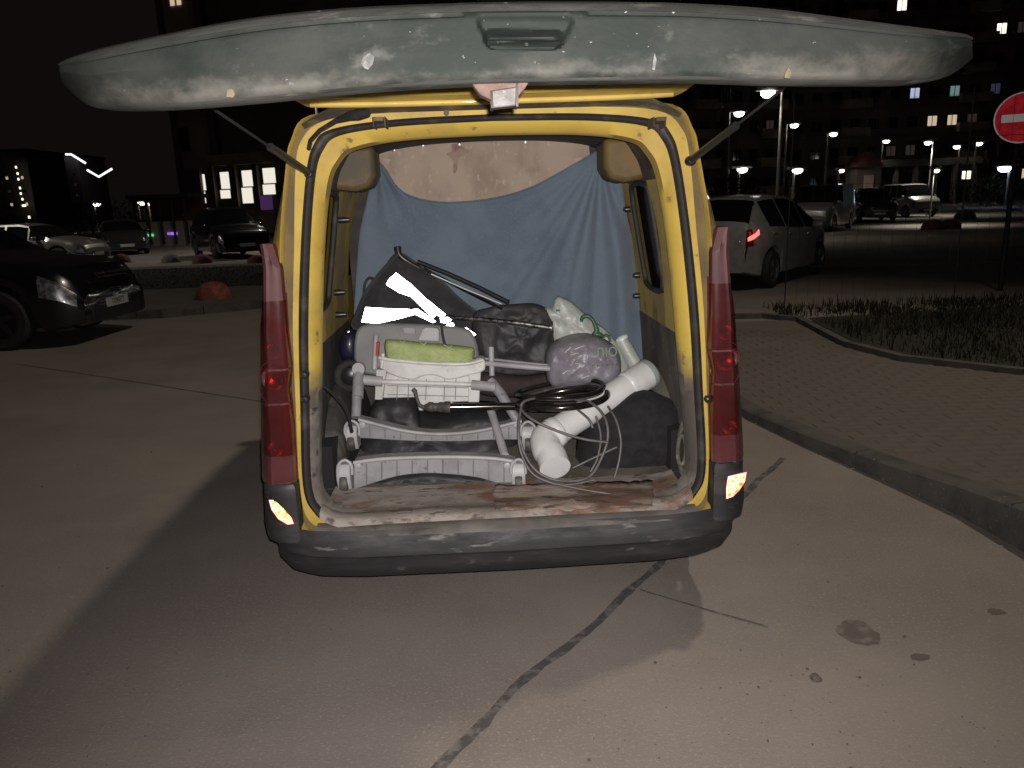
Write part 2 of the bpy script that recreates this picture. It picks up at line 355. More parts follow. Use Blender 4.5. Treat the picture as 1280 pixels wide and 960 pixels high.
# a clod of dirt
mb = MB(); c = gp(1020, 849); bm = bmesh.new(); bmesh.ops.create_icosphere(bm, subdivisions=2, radius=.018)
for v in bm.verts: v.co *= 1+.5*mnoise.noise(v.co*60); v.co.z = max(-.004, v.co.z*.6)
bm.verts.index_update(); mb.add([v.co+c+Vector((0,0,.005)) for v in bm.verts], [[v.index for v in f.verts] for f in bm.faces]); bm.free()
tag(obj('clod', mb, 'stain'), 'small dark clod of dirt lying on the open asphalt right of the van', 'dirt clod')
mb = MB(); rnd = random.Random(4)   # loose grit
for i in range(3600):
    y = 1.5+6.5*rnd.random()**1.6; x = rnd.uniform(-.85, .85)*y*1.0
    if x > 1.4: continue
    if mnoise.noise(Vector((x*1.3, y*1.3, 2))) < rnd.uniform(-.5, .3): continue
    r = rnd.uniform(.0012, .0036) if rnd.random() < .96 else rnd.uniform(.004, .008); q = Vector((x, y, r*.4)); a = rnd.uniform(0, 3)
    e1, e2 = Vector((math.cos(a), math.sin(a), 0))*r, Vector((-math.sin(a), math.cos(a), 0))*r*rnd.uniform(.5, 1)
    mb.add([q+e1, q+e2, q-e1, q-e2, q+Vector((0,0,r*.8))], [(0,1,4),(1,2,4),(2,3,4),(3,0,4)])
tag(obj('gravel', mb, 'kerbstone', smooth=0), kind='stuff')
# right pavement
KERB = [(2.22,-1.0),(2.2,1.5),(2.13,2.94),(2.09,3.32),(1.95,3.82),(1.78,4.39),(1.62,5.02),(1.52,6.0),(1.5,7.4),(1.62,9.2)]
def zp(y): return lin(y, [(2.0,.20),(2.94,.185),(3.3,.145),(3.82,.10),(5.02,.06),(7,.03),(9.2,.012)])
def kx(y): return lin(y, [(b, a) for a, b in KERB])
GK = [(1.9,9.6),(3.2,9.5),(3.52,9.1),(3.44,8.35),(3.34,7.39),(3.49,6.59),(4.08,5.87),(5.2,5.1),(8,4.2),(14,3.2)]
pav = thing('pavement', (2.2, 4, 0), None, None); pav['kind'] = 'structure'
def gx(y):   # right limit of the pavement
    return lin(y, [(3.2,14),(4.2,8),(5.1,5.2),(5.87,4.08),(6.59,3.49),(7.39,3.34),(8.35,3.44),(9.1,3.5),(9.5,3.1)])
mb = MB(); rows = []
ys = [-1+.25*i for i in range(41)]+[9.2]
for y in ys: rows.append([Vector((lin(t, [(0, kx(y)+.11), (1, gx(y))]), y, zp(y)-.004)) for t in [i/12 for i in range(13)]])
mb.loft(rows, False); obj('pavement_base', mb, 'paver', pav, 0)
slab = MB().box((0,0,0), (.196,.096,.03)); sl = bpy.data.meshes.new('paver'); sl.from_pydata([tuple(v) for v in slab.v], [], slab.f)
bm = bmesh.new(); bm.from_mesh(sl); bmesh.ops.bevel(bm, geom=[e for e in bm.edges if all(v.co.z > 0 for v in e.verts)], offset=.004, segments=1, affect='EDGES'); bmesh.ops.recalc_face_normals(bm, faces=bm.faces); bm.to_mesh(sl); bm.free(); sl.materials.append(MAT['paver'])
cand = []
for j in range(0, 64):
    for i in range(0, 30):
        y = 2.3+.1*j; x = 1.5+.2*i+(.1 if j % 2 else 0)
        if x-.1 < kx(y)+.13 or x+.1 > gx(y)-.02 or y > 8.6: continue
        d = ray(0,0); v = Vector((x, y, zp(y)-CAM_H)); z = v.dot(cf); px = 640+FPX*v.dot(cr)/z
        if px > 1330: continue
        cand.append((v.length, x, y))
cand.sort(); rest = MB()
for n, (_, x, y) in enumerate(cand):
    q = Vector((x, y, zp(y)-.0135+random.uniform(-.0015,.0015)))
    if n < 290: 
        o = shared('paver', sl, pav, q, random.uniform(-.01,.01)); o.rotation_euler.x = math.atan2(zp(y+.05)-zp(y-.05), .1)
    elif n < 2200:
        s_ = math.atan2(zp(y+.05)-zp(y-.05), .1); m = Matrix.Rotation(s_, 3, 'X')
        rest.add([q + m @ v.co for v in sl.vertices], [list(p.vertices) for p in sl.polygons])
o = obj('paver', rest, 'paver', pav, 0); o['kind'] = 'stuff'
def kerbline(pts, zf, w, seg, name, mat, parent, depth=.06):
    P = [Vector((a, b, 0)) for a, b in pts]; acc = []; 
    for a, b in zip(P, P[1:]):
        n = max(1, round((b-a).length/.1)); acc += [a+(b-a)*(k/n) for k in range(n)]
    acc.append(P[-1]); i = 0; step = max(1, round(seg/.1))
    while i < len(acc)-1:
        sub = acc[i:min(i+step, len(acc)-1)+1]; L, T1, T2, B = [], [], [], []
        rr = []
        for k, p in enumerate(sub):
            t = (acc[min(i+k+1, len(acc)-1)]-acc[max(i+k-1, 0)]).normalized(); s = Vector((t.y, -t.x, 0)); z = zf(p.y)
            e = p
            if k == 0: e = p + t*.006
            if k == len(sub)-1: e = p - t*.006
            rr.append([e+Vector((0,0,-depth)), e+s*0+Vector((0,0,z-.012)), e+s*.014+Vector((0,0,z)), e+s*w+Vector((0,0,z)), e+s*w+Vector((0,0,-depth))])
        obj(name, MB().loft(rr, True, True, True), mat, parent, 25)
        i += step
kerbline(KERB, lambda y: zp(y)+.004, .12, 1.0, 'kerb_stone', 'kerbstone', pav)
kerbline(GK[::-1], lambda y: zp(y)+.05, -.07, .8, 'edging_stone', 'kerbstone', pav)
# grass bed on the right, dark soil with weeds
mb = MB(); rows = []
GB = [(14,3.2),(8,4.2),(5.2,5.1),(4.08,5.87),(3.49,6.59),(3.34,7.39),(3.44,8.35),(3.52,9.1)]
for (x, y) in GB:
    rows.append([Vector((x+.07+(15-x)*t, y+(11.5-y)*t*.6, zp(y)*(1-t)+.03+.05*math.sin(t*6)*t)) for t in [k/10 for k in range(11)]])
mb.loft(rows, False); tag(obj('grass_bed', mb, 'soil', smooth=180), kind='structure')
def blades(name, inside, n, h, mat, label=None, x0=0, x1=1, y0=0, y1=1, zf=lambda x, y: 0, clump=True):
    v, f = [], []; k = 0
    while k < n:
        x, y = random.uniform(x0, x1), random.uniform(y0, y1)
        if not inside(x, y): continue
        if clump and mnoise.noise(Vector((x*.9, y*.9, 0))) < random.uniform(-.6, .35): k += .25; continue
        hh = random.uniform(*h)*(1+.7*mnoise.noise(Vector((x*1.7, y*1.7, 5)))); a = random.uniform(0, 6.28); w = random.uniform(.004, .009); l = random.uniform(.1, .7)*hh
        dx, dy = math.cos(a), math.sin(a); z = zf(x, y); b = len(v)
        v += [(x-dy*w, y+dx*w, z), (x+dy*w, y-dx*w, z), (x+dx*l*.35+dy*w*.7, y+dy*l*.35-dx*w*.7, z+hh*.6), (x+dx*l*.35-dy*w*.7, y+dy*l*.35+dx*w*.7, z+hh*.6), (x+dx*l, y+dy*l, z+hh)]
        f += [(b, b+1, b+2, b+3), (b+3, b+2, b+4)]; k += 1
    mb = MB(); mb.v = [Vector(p) for p in v]; mb.f = [list(q) for q in f]
    return tag(obj(name, mb, mat, smooth=0, fix=False), kind='stuff')
def inG(x, y): return y < 10.2 and x > gx(y)+.12 and y > 3.4 and x < 12
blades('grass', inG, 26000, (.03, .13), 'grass', x0=3.4, x1=11, y0=3.4, y1=11.2, zf=lambda x, y: zp(y)*max(0, 1-(x-gx(y))/8)+.02)
# left island: kerb, pavement and a strip of turf
def slabpoly(name, pts, z, mat, kind='structure'):
    return tag(obj(name, MB().prism([Vector((x, y, -.05)) for x, y in pts], (0, 0, z+.05)), mat, smooth=0), kind=kind)
slabpoly('left_pavement', [(-16,11.5),(-5.3,11.6),(-3.7,12.6),(-1.2,13.4),(-1.2,21.6),(-16,22.2)], .12, 'paver')
lp = bpy.data.objects['left_pavement']
kerbline([(-16,11.38),(-5.25,11.48),(-3.66,12.46),(-1.1,13.3)][::-1], lambda y: .128, .12, 1.0, 'kerb_stone', 'kerbstone', lp)
slabpoly('turf_strip', [(-16,14.6),(-1.6,15.2),(-1.6,20.6),(-16,20.8)], .13, 'soil')
blades('turf', lambda x, y: True, 14000, (.015, .04), 'soil', x0=-15, x1=-1.7, y0=14.9, y1=20.6, zf=lambda x, y: .13, clump=False)
# concrete half-sphere bollards along the left island
def bollard(p, r, mat, label):
    prof = [(r*1.02, 0), (r*1.02, .04)] + [(r*math.cos(t), .04+r*.85*math.sin(t)) for t in [k*math.pi/20 for k in range(10)]] + [(.015, .04+r*.85)]
    o = obj('bollard', MB().lathe(prof, (0,0,0), n=28), mat); o.location = p; return tag(o, label, 'bollard', 'half-sphere concrete bollards')
b0 = gp(268, 373, .12); bollard(b0, .29, 'bollard_orange', 'large orange half-sphere bollard nearest the yellow van, on the left kerb')
for px, py, m, lb in ((152,328,'bollard_red','dull red half-sphere bollard just in front of the silver car'), (214,328,'concrete_grey','unpainted grey half-sphere bollard between two red ones'), (253,329,'bollard_red','dull red half-sphere bollard below the dark blue car\'s rear wheel'), (322,331,'bollard_red','dull red half-sphere bollard beside the yellow van\'s left flank')):
    bollard(gp(px, py, .0), .30, m, lb)
# ------------------------------------------------------------------ the yellow van (built square to Y, then turned)
VX, VY, YAW = -.03, 2.5, R_(2.4)
XF[0] = Matrix.Translation((VX, VY, 0)) @ Matrix.Rotation(-YAW, 4, 'Z') @ Matrix.Translation((-VX, -VY, 0))
van = thing('yellow_van', (VX, VY, 0), 'muddy yellow delivery van with raised tailgate and open loaded cargo bay', 'van')
def half(pts): return pts
SEALO = [(0,.428),(.35,.43),(.60,.438),(.675,.49),(.70,.59),(.683,.853),(.662,1.126),(.63,1.386),(.592,1.61),(.56,1.70),(.50,1.745),(.30,1.768),(0,1.775)]
SEALI = [(0,.450),(.35,.452),(.58,.46),(.648,.50),(.672,.59),(.654,.853),(.632,1.126),(.601,1.386),(.565,1.60),(.532,1.682),(.475,1.722),(.29,1.743),(0,1.75)]
CHAN = [(0,.415),(.35,.418),(.62,.424),(.70,.46),(.716,.59),(.702,.853),(.685,1.126),(.655,1.386),(.628,1.62),(.60,1.715),(.52,1.772),(.30,1.79),(0,1.795)]
GROO0 = [(0,.40),(.35,.405),(.64,.41),(.71,.455),(.728,.59),(.708,.853),(.694,1.126),(.672,1.386),(.638,1.63),(.612,1.715),(.54,1.78),(.31,1.797),(0,1.803)]
CREA = [(0,.39),(.35,.395),(.66,.40),(.72,.45),(.742,.59),(.718,.853),(.705,1.126),(.692,1.386),(.648,1.635),(.624,1.715),(.56,1.785),(.32,1.802),(0,1.808)]
GROO = [(x-.004*min(1, x/.5), z-.003) for x, z in CREA]
OUT = [(0,.34),(.40,.34),(.75,.35),(.835,.45),(.842,.59),(.818,.853),(.79,1.126),(.742,1.386),(.668,1.635),(.642,1.71),(.585,1.785),(.34,1.828),(0,1.842)]
SEALI = [(a+(b-a)*.98, c+(d-c)*.8) for (a, c), (b, d) in zip(SEALO, SEALI)]
INF = [(0,.455),(.35,.457),(.57,.465),(.635,.505),(.655,.59),(.63,.853),(.604,1.126),(.573,1.386),(.536,1.58),(.50,1.652),(.445,1.692),(.28,1.717),(0,1.724)]
INW = [(0,.46),(.38,.46),(.60,.462),(.69,.47),(.705,.59),(.70,.853),(.685,1.126),(.655,1.386),(.60,1.60),(.57,1.67),(.50,1.74),(.29,1.775),(0,1.785)]
def ring(h, Y, sx=1.0, zt=None, ay=None):
    q = spl(h, 5); L = [Vector((VX-x*sx, (Y(x, z) if callable(Y) else Y), z if zt is None else zt(z))) for x, z in q]
    Rr = [Vector((VX+x*sx, p.y, p.z)) for (x, z), p in zip(q, L)]
    return L + Rr[::-1][1:-1]
corner_y = lambda x, z: 2.50 + .10*max(0, (x-.70)/.14)
NSEG = len(ring(SEALO, 0))
obj('rear_pillar', MB().loft([ring(OUT, 2.60), ring([(x*.985+.0, z) for x, z in OUT], 2.535), ring(CREA, 2.475), ring([(x-.002*min(1, x/.5), z-.001) for x, z in CREA], 2.480), ring(GROO, 2.518), ring(CHAN, 2.518), ring([(x-.004, z-.002) for x, z in CHAN], 2.50), ring(SEALO, 2.497)]), 'van_yellow', van, 50)
# darker brown recess of the gutter
obj('gutter', MB().loft([ring([(x-.0005, z-.001) for x, z in GROO], 2.5145), ring([(x+.0005, z+.001) for x, z in CHAN], 2.5145)]), 'gutter_brown', van, 60)
sr = [[(x+(y_-x)*t, z+(w_-z)*t) for (x, z), (y_, w_) in zip(SEALO, SEALI)] for t in (.0, .22, .48, .74, .98)]
obj('door_seal', MB().loft([ring(sr[0], 2.50), ring(sr[0], 2.492), ring(sr[1], 2.482), ring(sr[2], 2.477), ring(sr[3], 2.481), ring(sr[4], 2.491), ring(sr[4], 2.505)]), 'rubber', van, 60)
fl0 = MB().loft([ring(SEALI, 2.505), ring(INF, 2.53), ring([(x, z-.004) for x, z in INF], 2.60), ring(INW, 2.64)]); lo_f, up_f = MB(), MB()
for f in fl0.f: (lo_f if sum(fl0.v[q].z for q in f)/4 < .88 else up_f).f.append(f)
for mb_, nm, mt in ((up_f, 'opening_flange', 'flange_yellow'), (lo_f, 'dirty_flange', 'dusty_dark')):
    mb_.v = list(fl0.v); used = sorted({q for f in mb_.f for q in f}); mp_ = {q: i for i, q in enumerate(used)}; mb_.v = [mb_.v[q] for q in used]; mb_.f = [[mp_[q] for q in f] for f in mb_.f]
    obj(nm, mb_, mt, van, 50)
# inner side walls, in strips (left and right), windows cut in
ysi = [2.64, 2.70, 2.76, 2.82, 2.88, 2.94, 3.0, 3.06, 3.12, 3.18, 3.24, 3.30, 3.36, 3.42, 3.5, 3.58, 3.66]
WINS = {-1: (2.82, 3.18, 1.12, 1.57), 1: (3.06, 3.42, 1.12, 1.57)}; WIN = WINS[-1]
def inwin(y, z): return WIN[0] < y < WIN[1] and WIN[2] < z < WIN[3]
def clean(mb):
    used = sorted({q for f in mb.f for q in f}); mp = {q: i for i, q in enumerate(used)}; mb.v = [mb.v[q] for q in used]; mb.f = [[mp[q] for q in f] for f in mb.f]
for side in (-1, 1):
    WIN = WINS[side]; q = [p for p in spl(INW, 6) if p[1] > .462 and p[0] > .5]
    zs = [p[1] for p in q]; upper, lower, roofp, pil = MB(), MB(), MB(), MB()
    P = {(i, j): Vector((VX+side*q[j][0], ysi[i], q[j][1])) for i in range(len(ysi)) for j in range(len(q))}
    for tgt in (upper, lower, roofp, pil): tgt.v = [P[(i, j)] for i in range(len(ysi)) for j in range(len(q))]
    n = len(q)
    for i in range(len(ysi)-1):
        for j in range(n-1):
            ym = (ysi[i]+ysi[i+1])/2; zm = (zs[j]+zs[j+1])/2
            if inwin(ym, zm): continue
            (lower if zm < .98 else roofp if zm > 1.56 else pil if ym < WIN[0] else upper).f.append([i*n+j, i*n+j+1, (i+1)*n+j+1, (i+1)*n+j])
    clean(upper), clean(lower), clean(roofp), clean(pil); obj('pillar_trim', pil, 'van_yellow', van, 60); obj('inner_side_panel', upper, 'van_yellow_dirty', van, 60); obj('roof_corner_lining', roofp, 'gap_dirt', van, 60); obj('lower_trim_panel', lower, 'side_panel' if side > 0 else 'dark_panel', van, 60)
    xw = .668
    wf = MB()
    fr = [(2.82,1.12),(3.18,1.12),(3.18,1.57),(2.82,1.57)]
    def wx(z): return lin(z, [(.853,.70),(1.126,.685),(1.386,.655),(1.6,.60)])
    gl = MB(); gl.v = [Vector((VX+side*(wx(z)+.04), y, z)) for y, z in ((WIN[0]-.02,1.10),(WIN[1]+.02,1.10),(WIN[1]+.02,1.59),(WIN[0]-.02,1.59))]; gl.f = [[0,1,2,3]]
    w = obj('side_window', gl, 'glass_van', van, 0)
    rub = spl([Vector((VX+side*(wx(z)+.002), y, z)) for y, z in ((WIN[0]+a, b) for a, b in ((.01,1.2),(.01,1.5),(.05,1.56),(.28,1.56),(.35,1.5),(.35,1.2),(.30,1.13),(.06,1.13)))], 4, True)
    obj('window_seal', MB().tube(rub, .012, 8, True), 'rubber', w, 60)
    # black pegs on the strip ahead of the window
    for y, z in ((WIN[1]+.09,1.46),(WIN[1]+.09,1.16),(WIN[1]+.13,1.06)):
        obj('trim_peg', MB().lathe([(.013,-.002),(.013,.02),(.008,.045),(.002,.047)] if side < 0 else [(.013,.002),(.013,-.02),(.008,-.03),(.002,-.032)], (VX+side*wx(z), y, z), 'X', 12), 'black_plastic', van)
    # ochre roof bracket (belt reel cover)
    zc, yc = 1.61, 3.2
    bk = MB().loft([[Vector((VX+side*(a), yc-.10+.2*k, z)) for a, z in ((.45,1.74),(.45,1.63),(.475,1.585),(.53,1.57),(.62,1.58),(.62,1.74))] for k in (0, .5, 1)], True, True, True)
    obj('roof_bracket', bk, 'ochre', van, 30, .02)
    # fabric like dark headliner over the top corner
# floor of the cargo bay and sill
fl_ = MB(); rows = []
for y in [2.52+.05*i for i in range(25)]:
    rows.append([Vector((VX+x, y, lin(y, [(2.50,.428),(2.56,.437),(2.66,.455),(2.72,.462)])+.003*mnoise.noise(Vector((x*6, y*6, 0))))) for x in [-.68+.04*i for i in range(35)]])
fl2 = MB(); fl2.loft(rows[5:], False); obj('cargo_floor', fl2, 'floor_dirty', van, 180)
srows = []
for (y, z) in ((2.452,.440),(2.458,.458),(2.475,.466),(2.52,.468),(2.535,.459),(2.57,.460),(2.60,.464),(2.66,.464),(2.72,.466),(2.755,.468)):
    srows.append([Vector((VX+x, y, z+.004*mnoise.noise(Vector((x*7, y*9, 2)))+(.05*max(0,(abs(x)-.56)/.1)**2 if y < 2.6 else .03*max(0,(abs(x)-.58)/.1)**2))) for x in [-.645+.03*i for i in range(44)]])
sill = obj('load_sill', MB().loft(srows, False), 'sill_rust', van, 60)
for x in (-.36, .02, .37): obj('striker_plate', MB().box((VX+x, 2.50, .471), (.05, .03, .008)), 'steel_worn', sill, 0, .002)
obj('bulkhead', MB().box((VX, 3.76, 1.12), (1.36, .02, 1.34)), 'headliner', van, 0)
# headliner
hl = MB(); rr = []
for y in ysi: rr.append([Vector((VX+x, y, z+.002)) for x, z in [(-a, b) for a, b in spl(INW[8:], 5)] + [(a, b) for a, b in spl(INW[8:], 5)][::-1][1:]])
obj('headliner', MB().loft(rr, False), 'headliner', van, 180)
# right wheel-arch hump and ribbed cover, left dark moulded panel
hump = []
for y in [2.85+.05*i for i in range(18)]:
    hgt = .31*max(0, 1-((y-3.30)/.46)**2)**.5
    hump.append([Vector((VX+x, y, .465+hgt*k)) for x, k in ((.625,0),(.628,.55),(.64,.85),(.665,1),(.70,1.02))])
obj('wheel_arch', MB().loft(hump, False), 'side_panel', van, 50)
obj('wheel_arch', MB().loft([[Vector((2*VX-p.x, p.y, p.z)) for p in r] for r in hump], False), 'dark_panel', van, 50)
for k, rr_ in enumerate((.10,.075,.05)):
    cc = at(858, 560, 2.70); pts = [cc+Vector((-.012*k, 0+.0, 0))+Vector((.03*math.cos(a)*(rr_/.1), -.012*k, rr_*1.15*math.sin(a))) for a in [i*math.pi/14 for i in range(28)]]
    obj('panel_rib', MB().tube(pts, .008, 8, True), 'side_panel', van, 60)
tpx('trim_cord', [(392,478,2.58),(410,487,2.6),(432,512,2.63),(440,540,2.66)], .006, 'black_plastic', van, per=4)
# outer body
def bz(y): return lin(y, [(2.6,1.842),(3.2,1.87),(4.6,1.86),(4.95,1.80),(5.35,1.45),(5.62,1.16),(5.7,1.10),(6.25,.98),(6.42,.86),(6.5,.70)])
def bw(y): return lin(y, [(2.6,1.0),(2.9,1.012),(3.4,1.015),(5.6,1.0),(6.1,.93),(6.35,.82),(6.5,.68)])
yb = sorted(set([2.60,2.66,2.72,2.80,2.9,3.0,3.1,3.2,3.26,3.35,3.45,3.6,3.75,3.9,4.1,4.3,4.5,4.6,4.75,4.95,5.1,5.35,5.5,5.62,5.66,5.7,5.8,5.95,6.1,6.25,6.35,6.42,6.5]+[3.1+.34*math.sin(R_(a)) for a in range(-90,91,15)]+[5.72+.34*math.sin(R_(a)) for a in range(-90,91,15)]))
hb = spl(OUT, 5); body, bgl, wsg = MB(), MB(), MB(); RR = []
for y in yb:
    top = bz(y); r = []
    arch = 0
    for yw in (3.1, 5.72):
        if abs(y-yw) < .34: arch = math.sqrt(.34**2-(y-yw)**2)+.30
    for x, z in hb:
        zz = z if y < 4.6 else (z if z < .8*top-.1 else z)
        kz = (z-.34)/(1.842-.34)
        zz = .34+(top-.34)*kz if y >= 2.6 else z
        if arch and x > .55: zz = max(zz, arch) if zz < arch else zz
        # keep the tumblehome sensible where the nose is low
        xx = x if top > 1.7 else (lin(kz, [(0,.75),(.08,.83),(.6,.82),(.85,.78),(.95,.6),(1,.0)]) if False else x)
        r.append((xx, zz))
    q = r; L = [Vector((VX-x*bw(y), y, z)) for x, z in q]; RR.append(L + [Vector((VX+x*bw(y), y, z)) for x, z in q][::-1][1:-1])
n = len(RR[0])
for tgt in (body, bgl, wsg): tgt.v = [p for r in RR for p in r]
for i in range(len(yb)-1):
    for j in range(n):
        k = (j+1) % n; ym = (yb[i]+yb[i+1])/2; pz = (RR[i][j].z+RR[i][k].z+RR[i+1][j].z+RR[i+1][k].z)/4; px = abs((RR[i][j].x+RR[i+1][k].x)/2-VX)
        fz = (pz-.34)/(bz(ym)-.34); t = body
        if 2.80 < ym < 3.46 and 1.08 < pz < 1.62 and px > .5: continue
        elif 4.1 < ym < 5.0 and 1.15 < pz < bz(ym)-.2 and px > .5: t = wsg
        elif 4.95 < ym < 5.62 and fz > .86 and px < .68: t = wsg
        if (fz < .02 and px < .7) or (px < .70 and pz < .74 and ym < 6.3): continue
        t.f.append([i*n+j, i*n+k, (i+1)*n+k, (i+1)*n+j])
body.f.append([(len(yb)-1)*n+j for j in range(n)])
obj('body', body, 'van_yellow', van, 50); obj('windscreen', wsg, 'glass_dark', van, 50)
obj('underbody', MB().box((VX, 4.5, .35), (1.2, 3.7, .15)), 'arch_dark', van, 0)
for y in (3.1, 5.72): obj('wheel_housing', MB().box((VX-.72, y, .46), (.14, .64, .34)), 'arch_dark', van, 0); obj('wheel_housing', MB().box((VX+.72, y, .46), (.14, .64, .34)), 'arch_dark', van, 0)
def wheel(parent, c, r, w, side, rimmat='rim', spokes=5):
    c = Vector(c); s = side
    prof = [(r*.62,-w/2),(r*.9,-w/2),(r*.985,-w*.36),(r,-w*.2),(r,w*.2),(r*.985,w*.36),(r*.9,w/2),(r*.62,w/2)]
    t = obj('wheel', MB().lathe(prof, c, 'X', 28, False), 'tyre', parent, 40)
    m = MB().lathe([(r*.60,-w*.3),(r*.67,s*w*.47),(r*.61,s*w*.47),(r*.58,s*w*.2),(.02,s*w*.16)], c, 'X', 28)
    obj('rim_dish', m, 'arch_dark', t, 40)
    m = MB().lathe([(r*.685,s*w*.3),(r*.675,s*w*.505),(r*.60,s*w*.505),(r*.59,s*w*.3)], c, 'X', 28, False)
    m.lathe([(r*.15,s*w*.25),(r*.15,s*w*.46),(.01,s*w*.47)], c, 'X', 14)
    for k in range(spokes):
        a = 2*math.pi*k/spokes+.3; d = Vector((0, math.cos(a), math.sin(a))); e = Vector((0, -math.sin(a), math.cos(a))); x0 = Vector((s*w*.28, 0, 0)); x1 = Vector((s*w*.46, 0, 0))
        p = [c+d*r*.08-e*r*.10, c+d*r*.08+e*r*.10, c+d*r*.62+e*r*.075, c+d*r*.62-e*r*.075]
        m.loft([[q+x0 for q in p], [q+x1 for q in p]], True, True, True)
    obj('rim', m, rimmat, t, 35)
    return t
for y in (3.1, 5.72):
    for s in (-1, 1): wheel(van, (VX+s*.715, y, .295), .295, .18, s, 'rim_dark')
for s in (-1, 1):
    m_ = MB().loft([[Vector((VX+s*(.80+a*.19), 4.98+dy, 1.12+z)) for dy, z in ((-.04,-.08),(-.05,.0),(-.04,.09),(.03,.10),(.06,0),(.03,-.08))] for a in (0,.3,.8,1)], True, True, True)
    obj('wing_mirror', m_, 'black_plastic', van, 50, .01)
# tail lamps wrap the rear corners
def lamp_rows(side, zs, dx=0, off=0):
    rows = []
    for z in zs:
        wi = lin(z, [(.60,.722),(.80,.712),(.93,.712),(1.0,.70),(1.126,.70),(1.25,.695),(1.41,.692)]); wo = lin(z, [(b, a) for a, b in OUT[3:8]])
        if z > 1.33: wi = wi+(z-1.33)*.25
        mid = (wi+wo)/2
        rows.append([Vector((VX+side*x, y-off, z)) for x, y in ((wi-.004,2.49),(wi,2.466),(wi+.02,2.455),(mid,2.458),(mid+.012,2.453),(mid+.022,2.459),(wo-.012,2.49),(wo+.006,2.53),(wo+.010,2.60),(wo+.012,2.70),(wo+.004,2.76))])
    return rows
for s in (-1, 1):
    zs = [.605+.02*i for i in range(41)]; R0 = lamp_rows(s, zs)
    lens = obj('tail_lamp', MB().loft(R0[5:32], False, False, False), 'lens_red', van, 45)
    obj('upper_lens', MB().loft(R0[31:], False), 'lamp_pink', lens, 45); obj('lower_lens', MB().loft(R0[:6], False), 'lens_pink', lens, 45)
    HS = []
    for z in zs[:33]:
        r_ = lamp_rows(s, [z])[0]; HS.append([Vector((VX+s*(abs(p.x-VX)-(.012 if k > 4 else 0)), p.y+.032, z)) for k, p in enumerate(r_)])
    obj('lamp_housing', MB().loft(HS, False), 'lamp_house', lens, 45)
    mid = lambda z: (lin(z, [(.60,.722),(1.0,.70),(1.41,.69)])+lin(z, [(b, a) for a, b in OUT[3:8]]))/2
    for z, rr_, mm in ((1.06,.02,'lamp_cup'),(.97,.032,'lamp_cup'),(.73,.02,'lamp_cup')):
        x = mid(z)-.010
        rg = [(rr_, .0), (rr_*.9,.0012), (rr_*.6,.0018), (.002,.002)]
        obj('reflector_bowl', MB().lathe([(rr_*1.25,.022),(rr_*1.1,.012),(rr_*.75,.004),(rr_*.2,0)], (VX+s*(x+.008), 2.486, z), 'Y', 20, False), 'lamp_bowl', lens, 60); obj('bulb', MB().lathe([(.006,0),(.008,.008),(.006,.014),(.001,.016)], (VX+s*(x+.008), 2.484, z), 'Y', 12), 'lamp_cup', lens, 60)
    for z in (.885,1.0,1.24): 
        rw = lamp_rows(s, [z-.003, z+.003], off=.0015); obj('lens_line', MB().loft(rw, False), 'lamp_pink', lens, 40)
    # concentric moulded ring in the middle lens
    zc = .955; pts = [Vector((VX+s*(mid(zc)+.044*math.cos(a)), 2.4555-.001, zc+.075*math.sin(a))) for a in [k*math.pi/16 for k in range(32)]]
    obj('lens_ring', MB().tube(pts, .0012, 6, True), 'lamp_red', lens, 60)
# patch of broken lens on the left lamp showing the amber bulb
lensL = [o for o in bpy.data.objects if o.name.startswith('tail_lamp')][0]
obj('broken_edge', puffmb([(328,468),(334,464),(338,472),(337,482),(330,484),(328,476)], 2.452, .008, .004, 4, 2, .006, 60), 'lamp_amber', lensL, 0)
obj('bulb_holder', MB().lathe([(.012,0),(.012,.012),(.006,.016),(.001,.016)], at(352,476,2.455), 'Y', 14), 'black_plastic', lensL)
# bumper
def bsec(x):
    a = abs(x); yo = lin(a, [(0,0),(.5,.01),(.66,.03),(.76,.07),(.82,.15),(.852,.27),(.862,.5)]); 
    return yo
bx = [-.862+.0,-.86,-.852,-.84,-.82,-.79,-.76,-.71,-.66,-.58,-.5,-.4,-.3,-.2,-.1,0,.1,.2,.3,.4,.5,.58,.66,.71,.76,.79,.82,.84,.852,.86,.862]
prof = [(2.50,.430),(2.44,.442),(2.415,.438),(2.395,.412),(2.385,.385),(2.383,.355),(2.392,.348),(2.395,.342),(2.398,.31),(2.41,.275),(2.44,.255),(2.52,.25)]
def brow(x, pr_):
    a = abs(x); k = max(0, (a-.60)/.26); e = max(0, (a-.70)/.16)
    return [Vector((VX+x, y+bsec(x)*(1 if i > 0 else .7), z+.012*k*(1 if z > .4 else .5)+(.02*e if z < .3 else 0))) for i, (y, z) in enumerate(pr_)]
m = MB().loft([brow(x, prof[2:]) for x in bx], False); bump_ = obj('bumper', m, 'bumper', van, 50)
obj('bumper_step', MB().loft([brow(x, [(2.50,.434),(2.45,.446),(2.415,.440),(2.4,.4205)]) for x in bx if abs(x) < .69], False), 'bumper_top', bump_, 50)
